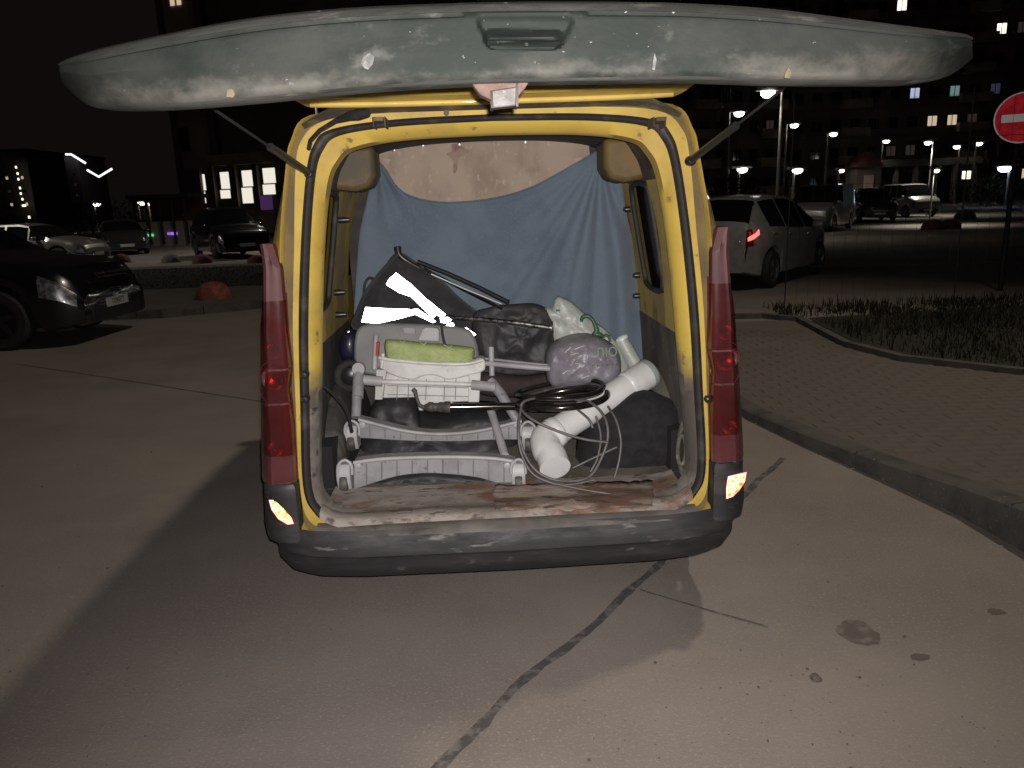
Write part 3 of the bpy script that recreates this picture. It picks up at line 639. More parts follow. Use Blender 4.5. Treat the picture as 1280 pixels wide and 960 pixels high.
for s in (-1, 1):
    cols = []
    for z in (.40,.44,.50,.56,.595,.607):
        wo = lin(z, [(.40,.862),(.44,.866),(.59,.855),(.61,.848)]); ins = .006 if z > .6 else 0
        cols.append([Vector((VX+s*x, y, z)) for x, y in ((.715+ins,2.52),(.715+ins,2.445+ins),(.74,2.437+ins),(.79,2.445+ins),(.825,2.475),(wo-.012,2.53),(wo,2.62),(wo,2.80))])
    cols.append([Vector((VX+s*x, y, .607)) for x, y in ((.73,2.52),(.73,2.50),(.74,2.5),(.79,2.5),(.80,2.52),(.81,2.55),(.82,2.62),(.82,2.80))])
    bc = obj('bumper_corner', MB().loft(cols, False), 'bumper', bump_, 40)
    lx = [(350-12,627),(358,627),(361,640),(366,653),(358,654),(348,648),(341,638)] if s < 0 else [(911,597),(932,592),(930,603),(924,612),(917,619),(909,622),(909,610)]
    Yr = 2.405 if s < 0 else 2.455
    q = [at(a, b, Yr) for a, b in lx]; c = sum(q, Vector())/len(q); rimq = [c+(p-c)*1.22 for p in q]
    nrm = (Vector((0,0,CAM_H))-c).normalized()
    # lens turned to face the camera so its metal sends the flash back
    def onp(p, o): 
        return c + (p-c) - nrm*((p-c).dot(nrm)) + nrm*o
    a_ = obj('reflector', MB().prism([onp(p, .0) for p in rimq], -nrm*.05), 'retro_rim', bump_, 20, .003)
    b_ = MB(); b_.v = [onp(p, .002) for p in q]+[onp(c, .004)]; b_.f = [[i, (i+1) % len(q), len(q)] for i in range(len(q))]
    obj('reflector_lens', b_, 'retro_orange', a_, 0)
# black catches on the left pillar, hinges, grommet hose, studs
for px, py in ((382,467),(383,497)): obj('door_buffer', MB().lathe([(.014,0),(.015,.018),(.009,.028),(.001,.029)], at(px, py, 2.472), 'Y', 14), 'black_plastic', van)
obj('door_buffer', MB().lathe([(.012,0),(.013,.014),(.007,.02),(.001,.021)], at(884, 498, 2.475), 'Y', 14), 'black_plastic', van)
tpx('wiring_hose', [(386,186,2.45),(388,176,2.42),(400,163,2.38),(420,151,2.34),(437,145,2.30),(448,143,2.27),(460,141,2.25)], [.007,.007,.007,.008,.013,.016,.012], 'rubber', van, per=0)
for px, py, sgn in ((474,150,1),(824,150,1)):
    h_ = at(px, py, 2.36); obj('hinge', MB().box(h_+Vector((0,.0,.0)), (.03,.06,.012)).box(h_+Vector((-.017,.03,-.006)), (.004,.08,.03)).box(h_+Vector((.017,.03,-.006)), (.004,.08,.03)), 'gap_dirt', van, 20, .003)
obj('lid_stud', MB().lathe([(.008,0),(.008,.008),(.001,.01)], at(558,141,2.40), 'Y', 12), 'sill_paint', van)
# dark dirt gap between tailgate and roof edge
gy = []
for x in [-.58+.04*i for i in range(30)]: gy.append([Vector((VX+x, 2.475, 1.786-.05*max(0,(abs(x)-.4)/.2)**2)), Vector((VX+x, 2.44, 1.797-.05*max(0,(abs(x)-.4)/.2)**2)), Vector((VX+x, 2.47, 1.80+.03*(1-(abs(x)/.6)**4)-.05*max(0,(abs(x)-.4)/.2)**2))])
obj('roof_gap', MB().loft(gy, False), 'gap_dirt', van, 40)
# tailgate, swung up to the horizontal: slab, plastic lower trim, grip, latch
def tz(y): return lin(y, [(1.27,1.700),(1.32,1.715),(1.5,1.748),(1.8,1.79),(2.05,1.83),(2.2,1.84),(2.30,1.832),(2.38,1.812),(2.43,1.803)])
def tw(y): return lin(y, [(1.27,.50),(1.36,.52),(1.46,.62),(1.9,.665),(2.2,.65),(2.32,.61),(2.40,.585),(2.43,.57)])
ty = [1.27,1.29,1.32,1.4,1.5,1.65,1.8,1.95,2.05,2.13,2.2,2.25,2.30,2.34,2.38,2.41,2.43]; tr_ = []
for y in ty:
    w = tw(y); z = tz(y); th = lin(y, [(1.27,.03),(2.2,.06),(2.43,.03)])
    fold = .006*math.sin((y-2.2)*60) if y > 2.2 else 0
    lo_ = [(w*k, z+fold*(1-abs(k))) for k in (-.97,-.9,-.75,-.5,-.25,0,.25,.5,.75,.9,.97)]
    up_ = [(w*k, z+th*(1-.6*k*k)+.03*(1-k*k)) for k in (.99,.9,.75,.5,0,-.5,-.75,-.9,-.99)]
    tr_.append([Vector((VX+x, y, zz)) for x, zz in lo_+up_])
gate = obj('tailgate', MB().loft(tr_, True, True, True), 'van_yellow', van, 45)
fm = MB()   # folded rib across the top of the tailgate's inner skin
for y, zz, hh in ((2.315,1.826,.014),(2.405,1.806,.010)):
    fm.tube([Vector((VX+k*tw(y)*.93, y, zz-.004+.006*abs(k)**4)) for k in [-1+.1*i for i in range(21)]], hh, 8)
obj('skin_fold', fm, 'van_yellow', gate, 60)
TOP = [(73,81),(75,78),(90,71),(140,57),(220,40),(330,20),(450,9),(560,4),(650,2),(760,2),(870,5),(970,12),(1080,26),(1160,36),(1205,42),(1214,44),(1216,49)]
BOT = [(76,102),(79,107),(109,131),(140,136),(220,134),(330,125),(450,113),(560,106),(650,103),(760,101),(870,100),(970,103),(1080,104),(1150,103),(1186,95),(1214,75),(1216,71)]
NX, NZ = 180, 44
tb, bb = spl(TOP, 10), spl(BOT, 10)
def byx(L, u, a, b):   # resample by width so that top and bottom edges keep pace
    x = a+(b-a)*u; return (x, lin(x, L))
tb = [byx(tb, i/160, 73.5, 1215.5) for i in range(161)]; bb = [byx(bb, i/160, 76, 1216) for i in range(161)]
def samp(L, u): 
    f = u*(len(L)-1); i = min(int(f), len(L)-2); t = f-i; return tuple(a+(b-a)*t for a, b in zip(L[i], L[i+1]))
def sd(px, py):   # recess depth of the grip, metres
    def rr(x0, x1, y0, y1, r0, px, py, sk):
        cx = (x0+x1)/2; hw = (x1-x0)/2 - sk*max(0, (py-y0)/(y1-y0)); hy = (y1-y0)/2; cy = (y0+y1)/2
        dx, dy = abs(px-cx)-hw+r0, abs(py-cy)-hy+r0
        return math.hypot(max(dx,0), max(dy,0)) + min(max(dx,dy),0) - r0
    a = rr(588,726,15,64,16,px,py,22); b = rr(602,708,33,62,12,px,py,4)
    s = lambda v, w: max(0, min(1, -v/w))
    e1 = s(a,9); e1 = e1*e1*(3-2*e1); e2 = s(b,6); e2 = e2*e2*(3-2*e2)
    lip = math.exp(-((py-47)/2.6)**2)*e2
    return .014*e1*lin(py, [(15,.6),(33,1.0),(64,.5)]) + .03*e2 - .016*lip
us = sorted([i/NX for i in range(NX+1)]+[.43+.18*i/60 for i in range(60)])
us = [u for i, u in enumerate(us) if i == 0 or u-us[i-1] > 1e-4]
rows = []
for i, u in enumerate(us):
    a, b = samp(tb, u), samp(bb, u); col = []; e = abs(2*u-1)
    Y0 = 1.215 + .05*e**2 + .06*max(0, (e-.9)/.1)**2
    for j in range(NZ+1):
        v = j/NZ; px, py = a[0]+(b[0]-a[0])*v, a[1]+(b[1]-a[1])*v
        k = abs(2*v-1); Yb = Y0 + .018*max(0, (k-.72)/.28)**2 + (.02*max(0, (.2-v)/.2)**1.5) + .01*max(0, v-.6)
        p = at(px, py, Yb + (.10*((e-.74)/.26)*((v-.42)/.58) if e > .74 and v > .42 else 0)); p.y += .003*mnoise.noise(p*7); p.y += sd(px, py) + (.006*math.exp(-((v-.15)/.018)**2) if not 580 < px < 735 else 0)
        col.append(p)
    rows.append([col[0]+Vector((0,.16,.02))]+col+[col[-1]+Vector((0,.05,.002))])
trim = obj('lower_trim', MB().loft(rows, False, False, False), 'trim_grey', gate, 40)
for s_, q in ((0, rows[0]), (1, rows[-1])):
    obj('trim_end', MB().loft([q, [p+Vector((0,.16,0)) for p in q]], False), 'trim_grey', trim, 60)
# dusty upper bead and dusty lower lip, a millimetre proud of the trim
def band(v0, v1, name, mat, off, ua=0, ub=1):
    rw = []
    for u in [ua+(ub-ua)*i/120 for i in range(121)]:
        a, b = samp(tb, u), samp(bb, u); e = abs(2*u-1); Y0 = 1.215 + .05*e**2 + .06*max(0, (e-.9)/.1)**2; r = []
        for v in [v0+(v1-v0)*k/4 for k in range(5)]:
            px, py = a[0]+(b[0]-a[0])*v, a[1]+(b[1]-a[1])*v; k = abs(2*v-1)
            p = at(px, py, Y0 + .018*max(0, (k-.72)/.28)**2 + (.02*max(0, (.2-v)/.2)**1.5) + .01*max(0, v-.6) + (.10*((e-.74)/.26)*((v-.42)/.58) if e > .74 and v > .42 else 0)); p.y += .003*mnoise.noise(p*7)-off; r.append(p)
        r = [r[0]+Vector((0,off+.002,0))]+r+[r[-1]+Vector((0,off+.002,0))]
        rw.append(r)
    return obj(name, MB().loft(rw, False), mat, trim, 50)
band(.02, .115, 'trim_bead', 'trim_dust', .002)
band(.955, .995, 'trim_lip', 'trim_dust', .0015, .06, .95)
obj('grip_screw', MB().lathe([(.0028,0),(.0028,.003),(.001,.004)], at(658,56,1.238), 'Y', 10), 'trim_dust', trim)
for px, py in ((605,26),(704,22),(622,53)): obj('grip_clip', MB().lathe([(.0018,0),(.0018,.003),(.001,.004)], at(px,py,1.225), 'Y', 8), 'trim_dust', trim)
for nm, q, mt in (('yellow_scrape', [(284,112),(291,111),(294,118),(291,122),(283,121)], 'sill_paint'), ('yellow_scrape', [(982,90),(986,84),(989,92),(987,98),(981,97)], 'sill_paint'), ('scuff', [(454,72),(462,66),(468,71),(466,80),(460,87),(455,85),(451,79)], 'scuff_white'), ('scuff', [(362,102),(369,104),(367,107),(361,106)], 'scuff_white'), ('scuff', [(818,66),(821,75),(818,88),(815,87)], 'scuff_white')):
    e_ = abs(2*(sum(a for a, b in q)/len(q)-74)/1142-1); obj(nm, MB().prism([at(a, b, 1.2125+.05*e_**2+.004*(b > 95)) for a, b in q], (0,.012,0)), mt, trim, 0)
# latch bracket under the trim
lt = thing('_tmp', (0,0,0), None, None)
bpy.data.objects.remove(lt)
lat = obj('latch_mount', MB().prism([at(a,b,1.245) for a,b in ((589,103),(662,101),(655,112),(644,124),(632,129),(612,124),(600,118))], (0,.03,0)), 'rust', gate, 20, .002)
obj('latch_case', MB().prism([at(a,b,1.232) for a,b in ((613,113),(646,108),(645,132),(616,135))], (0,.028,0)), 'steel_worn', lat, 20, .002)
obj('latch_edge', MB().prism([at(a,b,1.225) for a,b in ((645,104),(648,104),(648,133),(645,133))], (0,.04,0)).prism([at(a,b,1.225) for a,b in ((613,113),(616,113),(617,135),(614,135))], (0,.04,0)), 'chrome_black', lat, 20)
# gas struts
for A, B, C in (((387,217,2.47),(338,184,2.16),(262,133,1.72)), ((863,201,2.47),(920,157,2.16),(985,106,1.74))):
    a, b, c = at(*A), at(*B), at(*C)
    s_ = obj('gas_strut', MB().tube([a, b], .0115, 12), 'black_plastic', van, 60); obj('strut_rod', MB().tube([b, c], .0035, 8), 'arch_dark', s_, 60)
    obj('strut_ball', MB().lathe([(.016,-.01),(.016,.012),(.009,.02),(.001,.021)], a, 'Y', 12), 'black_plastic', s_)
van.rotation_euler.z = YAW; XF[0] = None
# ------------------------------------------------------------------ what is in the cargo bay
board = tag(plate('plywood_board', [(462,430),(462,205),(476,187),(560,178),(650,175),(736,175),(738,200),(800,430)], 3.67, .012, 'board', None), 'stained plywood partition board screwed up behind the blue sheet', 'plywood board')
for px, py in ((492,187),(528,181),(574,180),(657,177),(715,176)):
    obj('screw', MB().lathe([(.009,0),(.009,.003),(.002,.005)], at(px, py, 3.668), 'Y', 12), 'steel', board)
plate('stain_run', [(564,181),(574,180),(579,184),(586,190),(578,194),(573,199),(572,208),(569,217),(566,213),(567,203),(562,196),(558,192),(565,189)], 3.6695, .001, 'board_stain', board, 0, 0, per=3)
# blue sheet
topc = spl([(466,196),(474,203),(483,214),(492,229),(504,241),(524,249),(548,253),(575,253),(606,250),(636,244),(668,233),(700,216),(728,200),(746,190),(756,193),(763,206),(772,222),(779,232)], 6)
botc = spl([(437,470),(470,474),(520,478),(570,480),(620,480),(680,482),(730,480),(770,470),(790,456),(806,450)], 8)
NU, NV = 130, 90; rows = []
lf = spl([(466,196),(460,214),(450,238),(446,290),(443,360),(440,420),(437,470)], 8); rt = spl([(779,232),(784,262),(792,310),(798,350),(802,395),(805,430),(806,450)], 8)
pk, pl = Vector((750,192)), Vector((470,200))
for i in range(NU+1):
    u = i/NU; t = samp(topc, u); b = samp(botc, u); col = []
    for j in range(NV+1):
        v = j/NV; x = t[0]+(b[0]-t[0])*v; y = t[1]+(b[1]-t[1])*v
        l = samp(lf, v); r = samp(rt, v); lt_ = (lf[0][0]*(1-v)+lf[-1][0]*v, 0); rt_ = (rt[0][0]*(1-v)+rt[-1][0]*v, 0)
        x += (1-u)*(l[0]-lt_[0]) + u*(r[0]-rt_[0])
        d = Vector((x, y))-pk; a = math.atan2(d.y, d.x); rr_ = d.length
        f = .026*math.sin(a*19+.6*mnoise.noise(Vector((a*3, rr_*.006, 1))))*math.exp(-((a-1.75)/.62)**2)*min(1, rr_/70)
        f += -.012*math.exp(-((a-(2.05+.0004*rr_))/.022)**2)*min(1, rr_/60) - .011*math.exp(-((a-(1.86-.0003*rr_))/.018)**2)*min(1, rr_/60) - .009*math.exp(-((a-1.62)/.016)**2)*min(1, rr_/90)
        f += .014*math.sin((x-765)/6.5)*max(0, min(1, (x-752)/20))
        d2 = Vector((x, y))-pl; a2 = math.atan2(d2.y, d2.x); f += .010*math.sin(a2*15)*math.exp(-(d2.length/150)**2)*min(1, d2.length/30)
        f += .02*mnoise.noise(Vector((x*.011, y*.009, 4))) + .012*math.exp(-(v/.035)**2)
        col.append(at(x, y, 3.60 - .05*v + .03*abs(2*u-1)**6 - f))
    rows.append(col)
sh = obj('blue_sheet', MB().loft(rows, False), 'cloth_blue', None, 180, fix=True)
tag(sh, 'blue cotton sheet hung as a curtain, sagging from its two top corners', 'sheet')
m_ = sh.modifiers.new('s', 'SOLIDIFY'); m_.thickness = .004; m_.offset = 1
tpx('hem', [(x, y, 3.585) for x, y in topc[::3]], .005, 'cloth_blue', sh, 6)
# folded pushchair
pc = thing('folded_pushchair', at(560,470,3.3), 'folded black pushchair with shining reflective strips on its hood', 'pushchair')
puff('hood', [(440,412),(447,385),(458,360),(478,336),(492,318),(503,316),(520,327),(548,346),(575,372),(606,398),(600,412),(560,418),(500,418)], 3.36, .10, 'black_fabric', pc, amp=.012, fs=6, per=4, ridge=.012)
tpx('hood_arm', [(497,309,3.33),(499,318,3.32),(508,326,3.32),(524,335,3.33)], [.017,.013,.012,.010], 'black_plastic', pc, per=4)
tpx('hood_rib', [(497,318,3.30),(478,338,3.27),(456,368,3.26),(442,404,3.28)], .008, 'black_fabric', pc, per=4)
tpx('hood_strap', [(472,352,3.30),(462,347,3.31),(456,356,3.31),(455,372,3.29)], .006, 'black_fabric', pc, per=4)
def strip_(name, px, Y, mat='retro_white'):
    q = [at(a, b, Y) for a, b in px]; c = sum(q, Vector())/len(q); n_ = (Vector((0,0,CAM_H))-c).normalized()
    q = [p - n_*((p-c).dot(n_)) for p in q]
    return obj(name, MB().prism(q, -n_*.004), mat, pc, 0)
strip_('reflective_strip', [(495,341),(512,354),(509,362),(483,355),(487,348)], 3.245); strip_('reflective_strip', [(512,353.5),(531,372),(557,393),(554,397),(548,395),(528,378),(509,362)], 3.245)
strip_('reflective_strip', [(509,363.5),(483,356),(499,366),(514,371),(541,398),(545,394),(524,376),(512,365)], 3.243)
strip_('reflective_strip', [(457,384),(481,385.5),(513,386.5),(497,391),(470,404),(452,402.5)], 3.24); strip_('reflective_strip', [(513,387),(522,386),(545,402),(541,403.5),(519,393),(497,399),(471,404.5),(498,391.5)], 3.238)
strip_('reflective_strip', [(550,397),(560,396.5),(565,400),(558,404),(551,403)], 3.235); strip_('reflective_strip', [(559,404.5),(566,403.5),(568,407),(563,410),(557,408)], 3.235)
strip_('reflective_strip', [(582,409),(595,418),(592,420),(581,413)], 3.235); strip_('reflective_strip', [(436,414),(441,418),(439,421),(434,416)], 3.235)
tpx('frame_tube', [(522,327,3.34),(560,342,3.32),(600,360,3.29),(636,378,3.25)], .010, 'black_plastic', pc)
tpx('frame_tube', [(530,336,3.34),(580,362,3.31),(628,386,3.26)], .007, 'chrome_black', pc)
tpx('frame_tube', [(539,342.5,3.325),(582,361.5,3.30),(627,380,3.25)], .0035, 'retro_grey', pc, 6)
tpx('frame_tube', [(555,396,3.28),(600,399,3.22),(650,404,3.18),(690,410,3.15)], .011, 'steel', pc)
tpx('frame_tube', [(606,454,3.18),(650,458,3.14),(690,461,3.12)], .012, 'chair_grey_light', pc)
tpx('frame_tube', [(604,448,3.2),(650,453,3.16),(690,457,3.14)], .006, 'chair_grey', pc)
tpx('frame_tube', [(614,434,3.2),(615,470,3.16)], .012, 'chair_grey_light', pc)
puff('seat_fabric', [(590,398),(612,384),(640,380),(672,380),(692,396),(694,430),(692,466),(640,470),(600,466)], 3.30, .06, 'black_bag', pc, amp=.016, fs=9, ridge=.03, seed=2)
puff('basket', [(600,466),(650,470),(690,468),(692,490),(640,496),(596,490)], 3.24, .05, 'maroon', pc, amp=.008)
wc = at(437,470,3.20); w_ = obj('wheel', MB().tube([wc+Vector((.0+.015*math.sin(a)*0, .055*math.cos(a)*.5+.0, .055*math.sin(a)))+Vector((.045*math.cos(a),0,0)) for a in [k*math.pi/12 for k in range(24)]], .018, 10, True), 'tyre', pc, 60)
obj('wheel_hub', MB().lathe([(.034,-.01),(.036,.004),(.02,.012),(.004,.014)], wc, 'Y', 16), 'black_plastic', w_)
tag(puff('helmet', [(424,428),(430,415),(441,412),(449,420),(451,438),(446,450),(432,452),(425,442)], 3.26, .06, 'helmet_blue', None, amp=.004), 'shiny dark blue rounded object wedged left of the folded pushchair', 'helmet')
# folded high chair
hc = thing('folded_high_chair', at(540,605,2.8), 'folded grey and white baby high chair lying on its back, castors towards the sill', 'high chair')
def bar(top, bot, Y, d, name, ribs, yr0, yr1):
    o = plate(name, spl(top, 5)+spl(bot, 5), Y, d, 'chair_grey', hc, .004, 40)
    tpx('bar_lip', [(x, y+1.5, Y-.002) for x, y in spl(top, 4)], .008, 'chair_grey_light', o, 8)
    for k in range(ribs):
        x = yr0+(yr1-yr0)*k/(ribs-1); ya = lin(x, top)+5; yb_ = lin(x, sorted(bot))-2
        tpx('rib', [(x, ya, Y-.0005), (x, yb_, Y-.0005)], .0026, 'chair_back', o, 6)
    return o
b1 = bar([(442,577),(470,573),(500,571),(540,570),(580,570),(620,572),(645,576)], [(641,612),(620,604),(595,597),(560,593),(530,592),(500,595),(470,603),(442,613)], 2.74, .055, 'crossbar', 10, 458, 630)
b2 = bar([(448,523),(475,530),(505,537),(540,541),(575,540),(610,535),(652,525)], [(650,550),(620,550),(580,552),(540,552),(500,551),(470,549),(449,548)], 2.98, .06, 'crossbar', 10, 462, 636)
def castor(px, py, Y, h, parent):
    c = at(px, py, Y)
    hd = MB().loft([[c+Vector((x, y, z)) for y, z in ((-.012,-h*.5),(-.03,-h*.1),(-.03,h*.28),(-.012,h*.5),(.03,h*.5),(.045,h*.3),(.045,-h*.5))] for x in (-.026,-.02,.02,.026)], True, True, True)
    o = obj('castor', hd, 'chair_grey_light', parent, 40, .003)
    obj('castor_wheel', MB().lathe([(.004,-.014),(.030,-.014),(.033,-.006),(.033,.006),(.030,.014),(.004,.014)], c+Vector((0,-.016,-h*.22)), 'X', 20), 'steel_worn', o, 40)
    tpx('castor_hood', [(px-9,py-2,Y-.03),(px-8,py-14,Y-.03),(px,py-20,Y-.03),(px+8,py-14,Y-.03),(px+9,py-2,Y-.03)], .006, 'chair_grey_light', o, 8, per=3)
castor(431, 595, 2.74, .10, hc); castor(648, 594, 2.74, .10, hc); castor(440, 546, 2.98, .10, hc); castor(660, 547, 2.96, .10, hc)
for px, py, Y, pr_ in ((447,581,2.738,b1),(634,582,2.738,b1),(453,531,2.978,b2),(645,532,2.978,b2)):
    obj('bolt_cap', MB().lathe([(.013,0),(.013,.003),(.006,.006),(.001,.006)], at(px,py,Y), 'Y', 14), 'chair_grey_light', pr_)
tpx('leg_tube', [(445,522,3.0),(446,497,3.05),(448,478,3.09)], .020, 'chair_grey', hc, 14)
tpx('leg_tube', [(447,497,3.045),(449,462,3.12)], .024, 'chair_grey', hc, 14)
obj('joint_knob', MB().lathe([(.026,.02),(.028,0),(.024,-.012),(.01,-.02),(.001,-.02)][::-1], at(449,460,3.11), 'Y', 16), 'chair_grey_light', hc)
tpx('side_arm', [(455,475,3.10),(478,477,3.10)], .022, 'chair_grey_light', hc, 14); tpx('cross_tube', [(474,477,3.10),(598,481,3.08)], .010, 'chair_white', hc, 12)
tpx('side_arm', [(590,481,3.08),(620,484,3.06)], .021, 'chair_grey_light', hc, 14)
tpx('leg_tube', [(612,476,3.09),(626,492,3.06),(634,506,3.03)], .022, 'chair_grey', hc, 14); tpx('leg_tube', [(634,506,3.03),(648,528,3.0)], .019, 'chair_grey', hc, 14)
tpx('leg_tube', [(612,508,3.06),(622,540,2.92),(631,570,2.79)], .017, 'chair_grey_light', hc, 14)
plate('seat_back', [(443,425),(447,412),(460,406),(500,405),(545,407),(580,411),(592,420),(598,440),(596,466),(560,470),(470,470),(447,462),(442,445)], 3.21, .04, 'chair_back', hc, .012, 40, per=3)
plate('back_handle', [(522,426),(528,411),(532,409),(546,410),(549,413),(549,427)], 3.185, .025, 'chair_grey_light', hc, .004)
plate('back_slot', [(504,409),(519,410),(519,418),(504,417)], 3.203, .02, 'chair_grey', hc, .002)
tpx('strap', [(552,406,3.19),(553,418,3.18),(556,431,3.17)], .006, 'black_fabric', hc, 6)
puff('cushion', [(481,428),(488,424),(530,428),(585,433),(593,437),(592,450),(587,456),(560,457),(520,455),(492,451),(482,444)], 3.16, .05, 'cushion_green', hc, amp=.004, fs=20, pw=3)
cz = [o for o in hc.children if o.name.startswith('cushion')][0]
for a, b in (((484,430),(520,455)),((500,426),(548,456)),((525,428),(575,457)),((555,431),(592,450)),((508,453),(533,428)),((540,456),(565,432)),((570,456),(592,437)),((486,446),(506,426))):
    pts = [(a[0]+(b[0]-a[0])*k/6, a[1]+(b[1]-a[1])*k/6, 3.16-.050*(max(0,1-abs((a[1]+(b[1]-a[1])*k/6-441)/16)**3))**.33-.001) for k in range(7)]
    tpx('quilt_seam', pts, .0018, 'cushion_seam', cz, 5)
plate('tray', spl([(474,446),(490,448),(535,452),(580,453),(600,448),(606,452),(606,462),(600,466)], 4)+spl([(585,470),(562,475),(545,470),(530,470),(515,475),(492,470),(474,460)], 4), 3.12, .07, 'chair_white', hc, .008, 40)
tpx('tray_rim', [(474,447,3.12),(490,450,3.115),(535,454,3.11),(580,455,3.11),(603,450,3.12)], .008, 'chair_white', hc, 8, per=4)
plate('seat_shell', [(480,466),(595,470),(592,502),(566,503),(560,510),(524,514),(518,497),(483,498),(474,498)], 3.14, .08, 'chair_white', hc, .006, 40)
plate('shell_side', [(470,462),(483,463),(478,500),(468,500)], 3.11, .08, 'chair_white', hc, .004); plate('shell_side', [(586,468),(601,466),(599,503),(585,503)], 3.11, .08, 'chair_white', hc, .004)
for x in (497,511,533,556,570): tpx('shell_groove', [(x,474,3.139),(x-1,500,3.139)], .0018, 'chair_back', hc, 5)
for y in (482,493): tpx('shell_groove', [(484,y,3.139),(590,y+3,3.139)], .0018, 'chair_back', hc, 5)
plate('latch', [(470,428),(474,428),(473,445),(469,445)], 3.11, .02, 'latch_red', hc, .002)
tpx('back_post', [(470,420,3.16),(468,462,3.12)], .011, 'chair_grey_light', hc, 10); tpx('back_post', [(479,442,3.13),(477,460,3.12)], .008, 'chair_white', hc, 8)
# bags and boxes
tag(puff('bin_bag', [(458,520),(470,500),(492,492),(512,494),(522,505),(530,517),(560,516),(600,512),(640,520),(648,560),(640,600),(560,606),(470,606),(450,590),(452,545)], 3.24, .13, 'black_bag', None, amp=.02, fs=7, per=5, back=.2, ridge=.04, seed=5), 'large black bin bag squashed under the folded high chair', 'bin bag')
tag(puff('dark_bag', [(457,606),(480,598),(540,592),(600,596),(632,606),(628,616),(540,618),(470,618)], 2.80, .03, 'black_bag', None, amp=.012, fs=12, ridge=.025, seed=1), 'crumpled shiny black plastic bag behind the lowest crossbar by the sill', 'plastic bag')
rod = thing('black_tube', at(600,510,2.94), 'black tube with ribbed metal end fitting and small bent hook, lying on the bin bag', 'tube')
tpx('sleeve', [(562,509,2.94),(620,508,2.95),(692,508,2.97)], .016, 'chrome_black', rod, 14)
tpx('end_fitting', [(530,509,2.94),(534,509,2.94),(536,509,2.94),(541,509,2.94),(542,509,2.94),(548,509,2.94),(549,509,2.94),(555,509,2.94),(556,509,2.94),(563,509,2.94)], [.010,.016,.021,.021,.018,.018,.021,.021,.024,.024], 'steel_worn', rod, 16)
tpx('hook', [(531,510,2.94),(524,506,2.94),(521,498,2.94),(519,489,2.935),(516,486,2.935)], [.008,.008,.007,.009,.009], 'steel_worn', rod, 10, per=0)
tag(puff('black_box', [(722,560),(735,520),(764,502),(792,487),(815,490),(845,503),(848,520),(846,556),(832,574),(812,586),(775,598),(735,600),(718,590)], 3.02, .16, 'black_velvet', None, amp=.012, fs=6, pw=3.0, per=5, back=.2, ridge=.016, seed=3), 'black felt covered box standing right of the white drainpipe', 'box')
pipe = thing('drainpipe', at(740,520,2.9), 'white plastic drainpipe with an angled elbow, lying aslant across the load', 'pipe')
P0, P1 = at(682,548,2.84), at(808,468,3.10)
d_ = (P1-P0).normalized()
obj('pipe', MB().tube([P0+d_*.02, P1-d_*.10], .056, 28), 'pvc_white', pipe, 60)
obj('socket', MB().tube([P1-d_*.115, P1-d_*.11, P1-d_*.10, P1-d_*.015, P1-d_*.005], [.057,.061,.0615,.0615,.061], 28), 'pvc_white', pipe, 50)
obj('rubber_seal', MB().tube([P1-d_*.004, P1+d_*.012, P1+d_*.02], [.0625,.064,.060], 28), 'pvc_seal', pipe, 50)
E1 = at(694,585,2.70); ebow = [P0+d_*.05, P0+d_*.0, P0+(E1-P0)*.35-d_*.01, P0+(E1-P0)*.62, E1]
obj('elbow', MB().tube([Vector(q) for q in spl(ebow, 5)], .059, 28), 'pvc_white', pipe, 60)
obj('elbow_ring', MB().tube([P0+d_*.03, P0+d_*.035, P0+d_*.06, P0+d_*.065], [.058,.063,.063,.058], 28), 'pvc_white', pipe, 50)
rn = thing('ring_tube', at(700,492,2.96), 'glossy dark ring of two stacked metal hoops resting on the drainpipe', 'hoop')
for (cx, cy, Y, r1, r2, tl, mat, th) in ((700,487,3.0,.178,.13,.02,'chrome_black',.0095),(703,499,2.96,.18,.13,.03,'chrome_black',.014),(706,491,2.99,.155,.11,.02,'steel_worn',.006)):
    c = at(cx, cy, Y); obj('hoop', MB().tube([c+Vector((r1*math.cos(a), r2*math.sin(a), tl*math.cos(a)*.6+.006*math.sin(a*2))) for a in [k*math.pi/24 for k in range(48)]], th, 12, True), mat, rn, 60)
cc_ = thing('cable_coil', at(705,590,2.74), 'loosely coiled dark grey cable hanging in loops round the pipe elbow', 'cable')
for pts, r in (([(652,508,2.80),(648,535,2.72),(655,566,2.69),(672,590,2.67),(700,601,2.66),(735,597,2.68),(752,572,2.72),(760,545,2.74),(755,520,2.78),(738,503,2.84),(720,500,2.88)], .0065),
               ([(668,498,2.86),(655,502,2.82),(652,512,2.80),(668,526,2.74),(700,540,2.73),(730,549,2.73),(760,553,2.73)], .0065),
               ([(760,508,2.86),(770,525,2.78),(776,550,2.74),(774,575,2.71),(768,597,2.69)], .0055),
               ([(722,512,2.86),(736,524,2.79),(741,535,2.77)], .006), ([(716,585,2.72),(745,571,2.73),(771,559,2.74)], .005),
               ([(648,540,2.705),(651,565,2.68),(668,594,2.655),(705,606,2.645),(742,600,2.66)], .006), ([(745,520,2.80),(751,545,2.76),(747,572,2.72),(738,590,2.70)], .005)):
    tpx('cable_loop', pts, r*.82, 'cable', cc_, 8, per=6)
